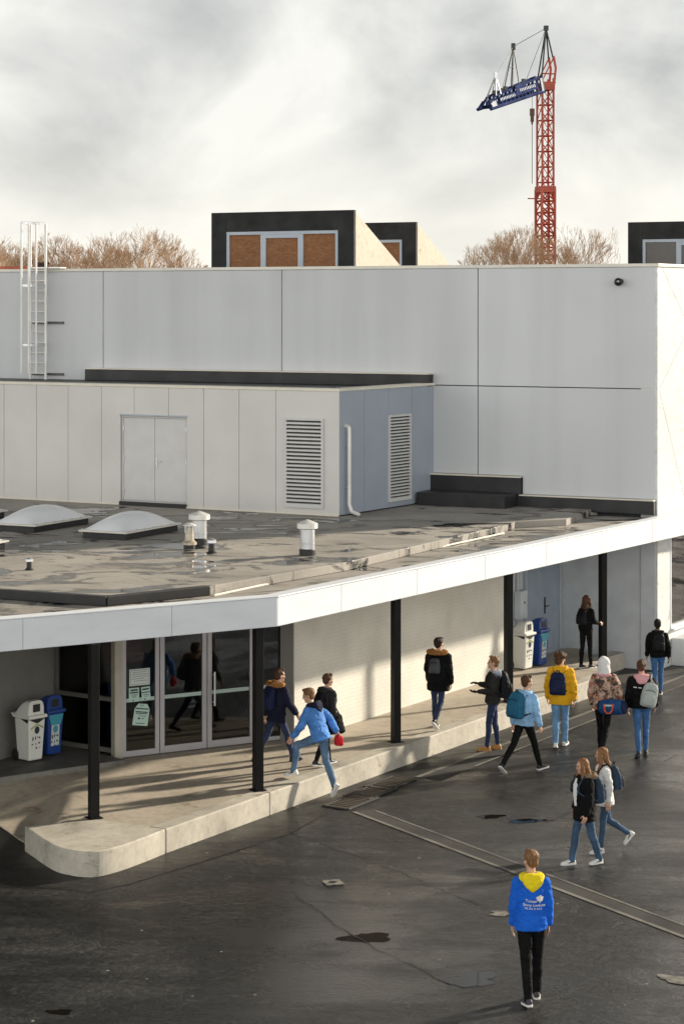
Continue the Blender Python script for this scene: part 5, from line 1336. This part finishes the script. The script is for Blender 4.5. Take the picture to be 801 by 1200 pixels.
backpack(p4, 'small charcoal backpack on the long black parka', m_bagGr, (.22,.30,.11), group='backpacks', strapmat=m_blk, dz=-.02)
p5 = person('person with tan boots and black gloves gesturing beside the column', (577,879), 0, 1.72, -84, m_dgrey, m_jeand, (m_boot, m_boot), h_fair, lean=-2, arms=((2,7,84),(4,6,98)), leg=((10,2,6,2),(-4,3,4,0)), hy=-6, hp=10, hood=m_greyc, bulk=.014, hands=('up','up'), glove=m_glove, group=S_)
backpack(p5, 'large black backpack on the gesturing person', m_bagD, (.30,.50,.20), group='backpacks')
p6 = person('person in pale denim jacket and black trousers striding across the yard', (614,905), 0, 1.75, 44, m_jjack2, m_blk2, (m_shoeb, m_sole), h_brown, lean=5, arms=((-10,8,14),(8,9,14)), leg=((-30,1,16,-38),(26,1,4,6)), hy=20, hood=m_jjack2, bulk=.014, hairstyle='short', group=S_)
backpack(p6, 'large teal backpack on the pale denim jacket', m_bagT, (.33,.46,.20), group='backpacks', dx=-.04)
p7 = person('person in bright yellow raincoat and light jeans', (656,876), 0, 1.74, 12, m_yel, m_jeanl, (m_shoew, m_sole), h_brown, lean=4, arms=((4,10,12),(-6,12,14)), leg=((-9,1,10,-14),(10,1,4,0)), hy=30, hp=-16, hood=m_yel, hairstyle='curly', coat=.10, bulk=.026, legw=.010, group=S_)
backpack(p7, 'navy drawstring backpack on the yellow raincoat', m_bagN, (.31,.42,.12), group='backpacks', strapmat=m_bagN, dx=-.03, dz=-.06)
p8 = person('person in camouflage jacket with white hood up', (707,885), 0, 1.76, 22, m_camo, m_blk2, (m_shoeb, m_sole), None, lean=3, arms=((4,12,20),(-6,22,42)), leg=((6,1,4,0),(-12,0,26,-34)), hood='up', coat=.12, bulk=.026, legw=.006, hy=14, hands=(None,'grip'), group=S_)
mb = MB(); nb, k, r_, f_, u_ = p8['nb'], p8['k'], p8['r'], p8['f'], p8['u']
for a in range(16):
    q = 2*math.pi*a/16; mb.ell(nb + r_*.11*k*math.cos(q) + f_*(.09*math.sin(q)-.03)*k - u_*.025*k, .04*k, .04*k, .035*k)
put(remesh(mb, .010, 3, .01, (14,14,14)), 'collar', m_pink, p8['root'])
# duffel slung behind the right hip
t = thing('duffel_bag', 'blue duffel bag with orange handles on the camouflage jacket', 'duffel bag')
t.matrix_world = p8['Mw'] @ p8['T'] @ Matrix.Translation((.22*p8['k'],-.24,-.34)) @ Matrix.Rotation(R(-6), 4, 'Y') @ Matrix.Rotation(R(-18), 4, 'Z')
mb = MB(); mb.loft([((-.25,0,0),(0,.05,0),(0,0,.06)),((-.23,0,0),(0,.11,0),(0,0,.13)),((0,0,0),(0,.12,0),(0,0,.145)),((.23,0,0),(0,.11,0),(0,0,.13)),((.25,0,0),(0,.05,0),(0,0,.06))], 20); put(remesh(mb, .011, 3, .010), 'bag_body', m_bagB, t)
mb = MB(); mb.path([(-.10,-.118,.07),(-.075,-.14,-.05),(-.03,-.15,-.09),(.03,-.15,-.09),(.075,-.14,-.05),(.10,-.118,.07)], .013, 8); mb.build('handle', m_org, t)
mb = MB(); mb.box((0,-.128,.045), (.15,.012,.03)); mb.build('name_strip', m_paperw, t)
mb = MB(); mb.ell((-.26,0,0), .03,.10,.12); mb.ell((.26,0,0), .03,.10,.12); mb.build('end_panel', m_bagN, t, smooth=True)
kk = p8['k']; mb = MB(); mb.path([(-.20,.03,.08),(-.16,.12,.36),(-.08,.20,.60)], .014, 6); mb.build('shoulder_strap', m_bagN, t)
p9 = person('person in black jacket with pink hood and blue jeans', (751,887), 0, 1.72, 4, m_blk, m_jean, (m_shoeb, m_shoeg), h_brown, lean=4, arms=((4,9,14),(-2,12,30)), leg=((-9,1,12,-16),(9,2,4,0)), hy=12, hood=m_pink, bulk=.032, group=S_)
mb = MB(); 
for i in range(3): mb.box((-.085+.085*i, 0, 0), (.06,.004,.018))
bv = BVHTree.FromPolygons([v.co for v in p9['jme'].vertices], [p.vertices for p in p9['jme'].polygons])
def decal(mb, p, oz, name, mat, ox=0, off=.004, tilt=0):
    v2 = []; ca, sa = math.cos(R(tilt)), math.sin(R(tilt))
    for v in mb.v:
        x, z_ = v[0]*ca - v[2]*sa + ox, v[0]*sa + v[2]*ca + oz
        hit = bv.ray_cast(Vector((x, -1.5, z_)), Vector((0,1,0)))[0]
        y = hit.y if hit else -.15
        v2.append((x, y - off - abs(v[1]), z_))
    mb.v = v2; mb.build(name, mat, p['root'])
decal(mb, p9, p9['pel'].z + .33*p9['k'], 'back_print', m_whitec, -.04, .008, -3)
backpack(p9, 'pale grey backpack slung on one shoulder of the black jacket', m_bagG, (.30,.44,.17), dx=.13, dz=-.10, tilt=12, group='backpacks', strapmat=m_bagG, one=True, extra=.03)
p10 = person('person in black hoodie and blue jeans at the low concrete plinth', (770,815), 0, 1.58, 2, m_blk, m_jean, (m_shoeb, m_sole), h_black, skin=m_skin2, lean=2, arms=((8,8,12),(-8,12,16)), leg=((-5,1,5,-4),(8,1,4,0)), hood=m_blk, bulk=.014, group=S_)
backpack(p10, 'flat black backpack on the person by the concrete plinth', m_bagD, (.29,.42,.12), group='backpacks')
p11 = person('woman in black with long brown hair touching the column', (686,783), PZ, 1.56, 42, m_blk, m_blk2, (m_shoeb, m_sole), h_brown, female=True, lean=2, arms=((2,8,10),(10,5,66)), leg=((-4,2,4,0),(6,3,2,0)), hairstyle='long', hy=16, group=GP)
backpack(p11, 'black backpack on the woman beside the column', m_bagD, (.27,.36,.17), group='backpacks')
p12 = person('woman in black coat over a white top, walking left in white sneakers', (684,1013), 0, 1.56, -114, m_blk, m_jeant, (m_shoew, m_sole), h_ging, female=True, lean=2, arms=((6,10,12),(-8,10,26)), leg=((-13,2,6,0),(15,2,4,0)), hairstyle='long', hy=10, hp=-4, coat=.20, bulk=.036, legw=.010, fur=m_furb, group='two women walking left together')
mb = MB(); k = p12['k']; pl_ = p12['pel']; f_, u_, r_ = p12['f'], p12['u'], p12['r']
mb.loft([(pl_+u_*.50*k+f_*.105*k, r_*.045*k, f_*.03*k), (pl_+u_*.40*k+f_*.145*k, r_*.065*k, f_*.035*k), (pl_+u_*.25*k+f_*.160*k, r_*.055*k, f_*.032*k), (pl_+u_*.05*k+f_*.160*k, r_*.026*k, f_*.022*k)], 12); put(remesh(mb, .009, 2), 'white_top', m_whitec, p12['root'])
backpack(p12, 'slate blue backpack on the woman in the black coat', m_bagS, (.32,.48,.20), group='backpacks', strapmat=m_bagS)
p13 = person('woman in white sweater walking left behind the one in the black coat', (708,998), 0, 1.56, -100, m_whitec, m_jeant2, (m_shoew, m_sole), h_ging, female=True, lean=4, arms=((-6,10,14),(8,10,14)), leg=((8,2,2,0),(-12,2,44,-50)), hairstyle='long', hy=20, coat=.15, bulk=.008, group='two women walking left together')
backpack(p13, 'slate blue backpack on the woman in the white sweater', m_bagS, (.31,.42,.18), group='backpacks', pocket=m_bagN)
p14 = person('person in blue hoodie with yellow hood walking away in the foreground', (622,1174), 0, 1.77, -4, m_hoodb, m_blk2, (m_shoeg, m_sole), h_fair, female=True, lean=2, arms=((2,7,14),(-2,7,16)), leg=((-12,1,6,-8),(10,2,4,0)), hy=-22, hp=-6, hood=m_hoody, hairstyle='short', bulk=.010, legw=.006, coat=.04)
# white print on the back of the blue hoodie: three lines and a tree
bv = BVHTree.FromPolygons([v.co for v in p14['jme'].vertices], [p.vertices for p in p14['jme'].polygons])
def text_mb(s, size, align='LEFT'):
    c = bpy.data.curves.new('txt', 'FONT'); c.body = s; c.size = size; c.align_x = align; c.offset = size*.018
    o = bpy.data.objects.new('txt', c); COL.objects.link(o); me = bpy.data.meshes.new_from_object(o.evaluated_get(bpy.context.evaluated_depsgraph_get()))
    mb = MB(); mb.add([(v.co.x, 0, v.co.y) for v in me.vertices], [tuple(p.vertices) for p in me.polygons])
    bpy.data.objects.remove(o); bpy.data.curves.remove(c); return mb
zt_ = p14['pel'].z
for s, sz, x, z_ in (('Tuinen', .047, -.090, .250), ('Stany Lievense', .045, -.115, .203), ('Tel. 056 27 4 615', .029, -.100, .166)):
    decal(text_mb(s, sz), p14, zt_ + z_, 'back_print', m_whitec, x, .012, -3)
mb = MB(); mb.add([((.045)*(1+.16*math.sin(5*a))*math.cos(a)*1.0, 0, (.034)*(1+.16*math.sin(5*a+1))*math.sin(a)) for a in [2*math.pi*i/40 for i in range(40)]], [tuple(range(40))])
mb.add([(-.010,0,-.058),(.010,0,-.058),(.007,0,-.03),(-.007,0,-.03)], [(0,1,2,3)])
decal(mb, p14, zt_ + .290, 'back_print', m_whitec, .082, .012)
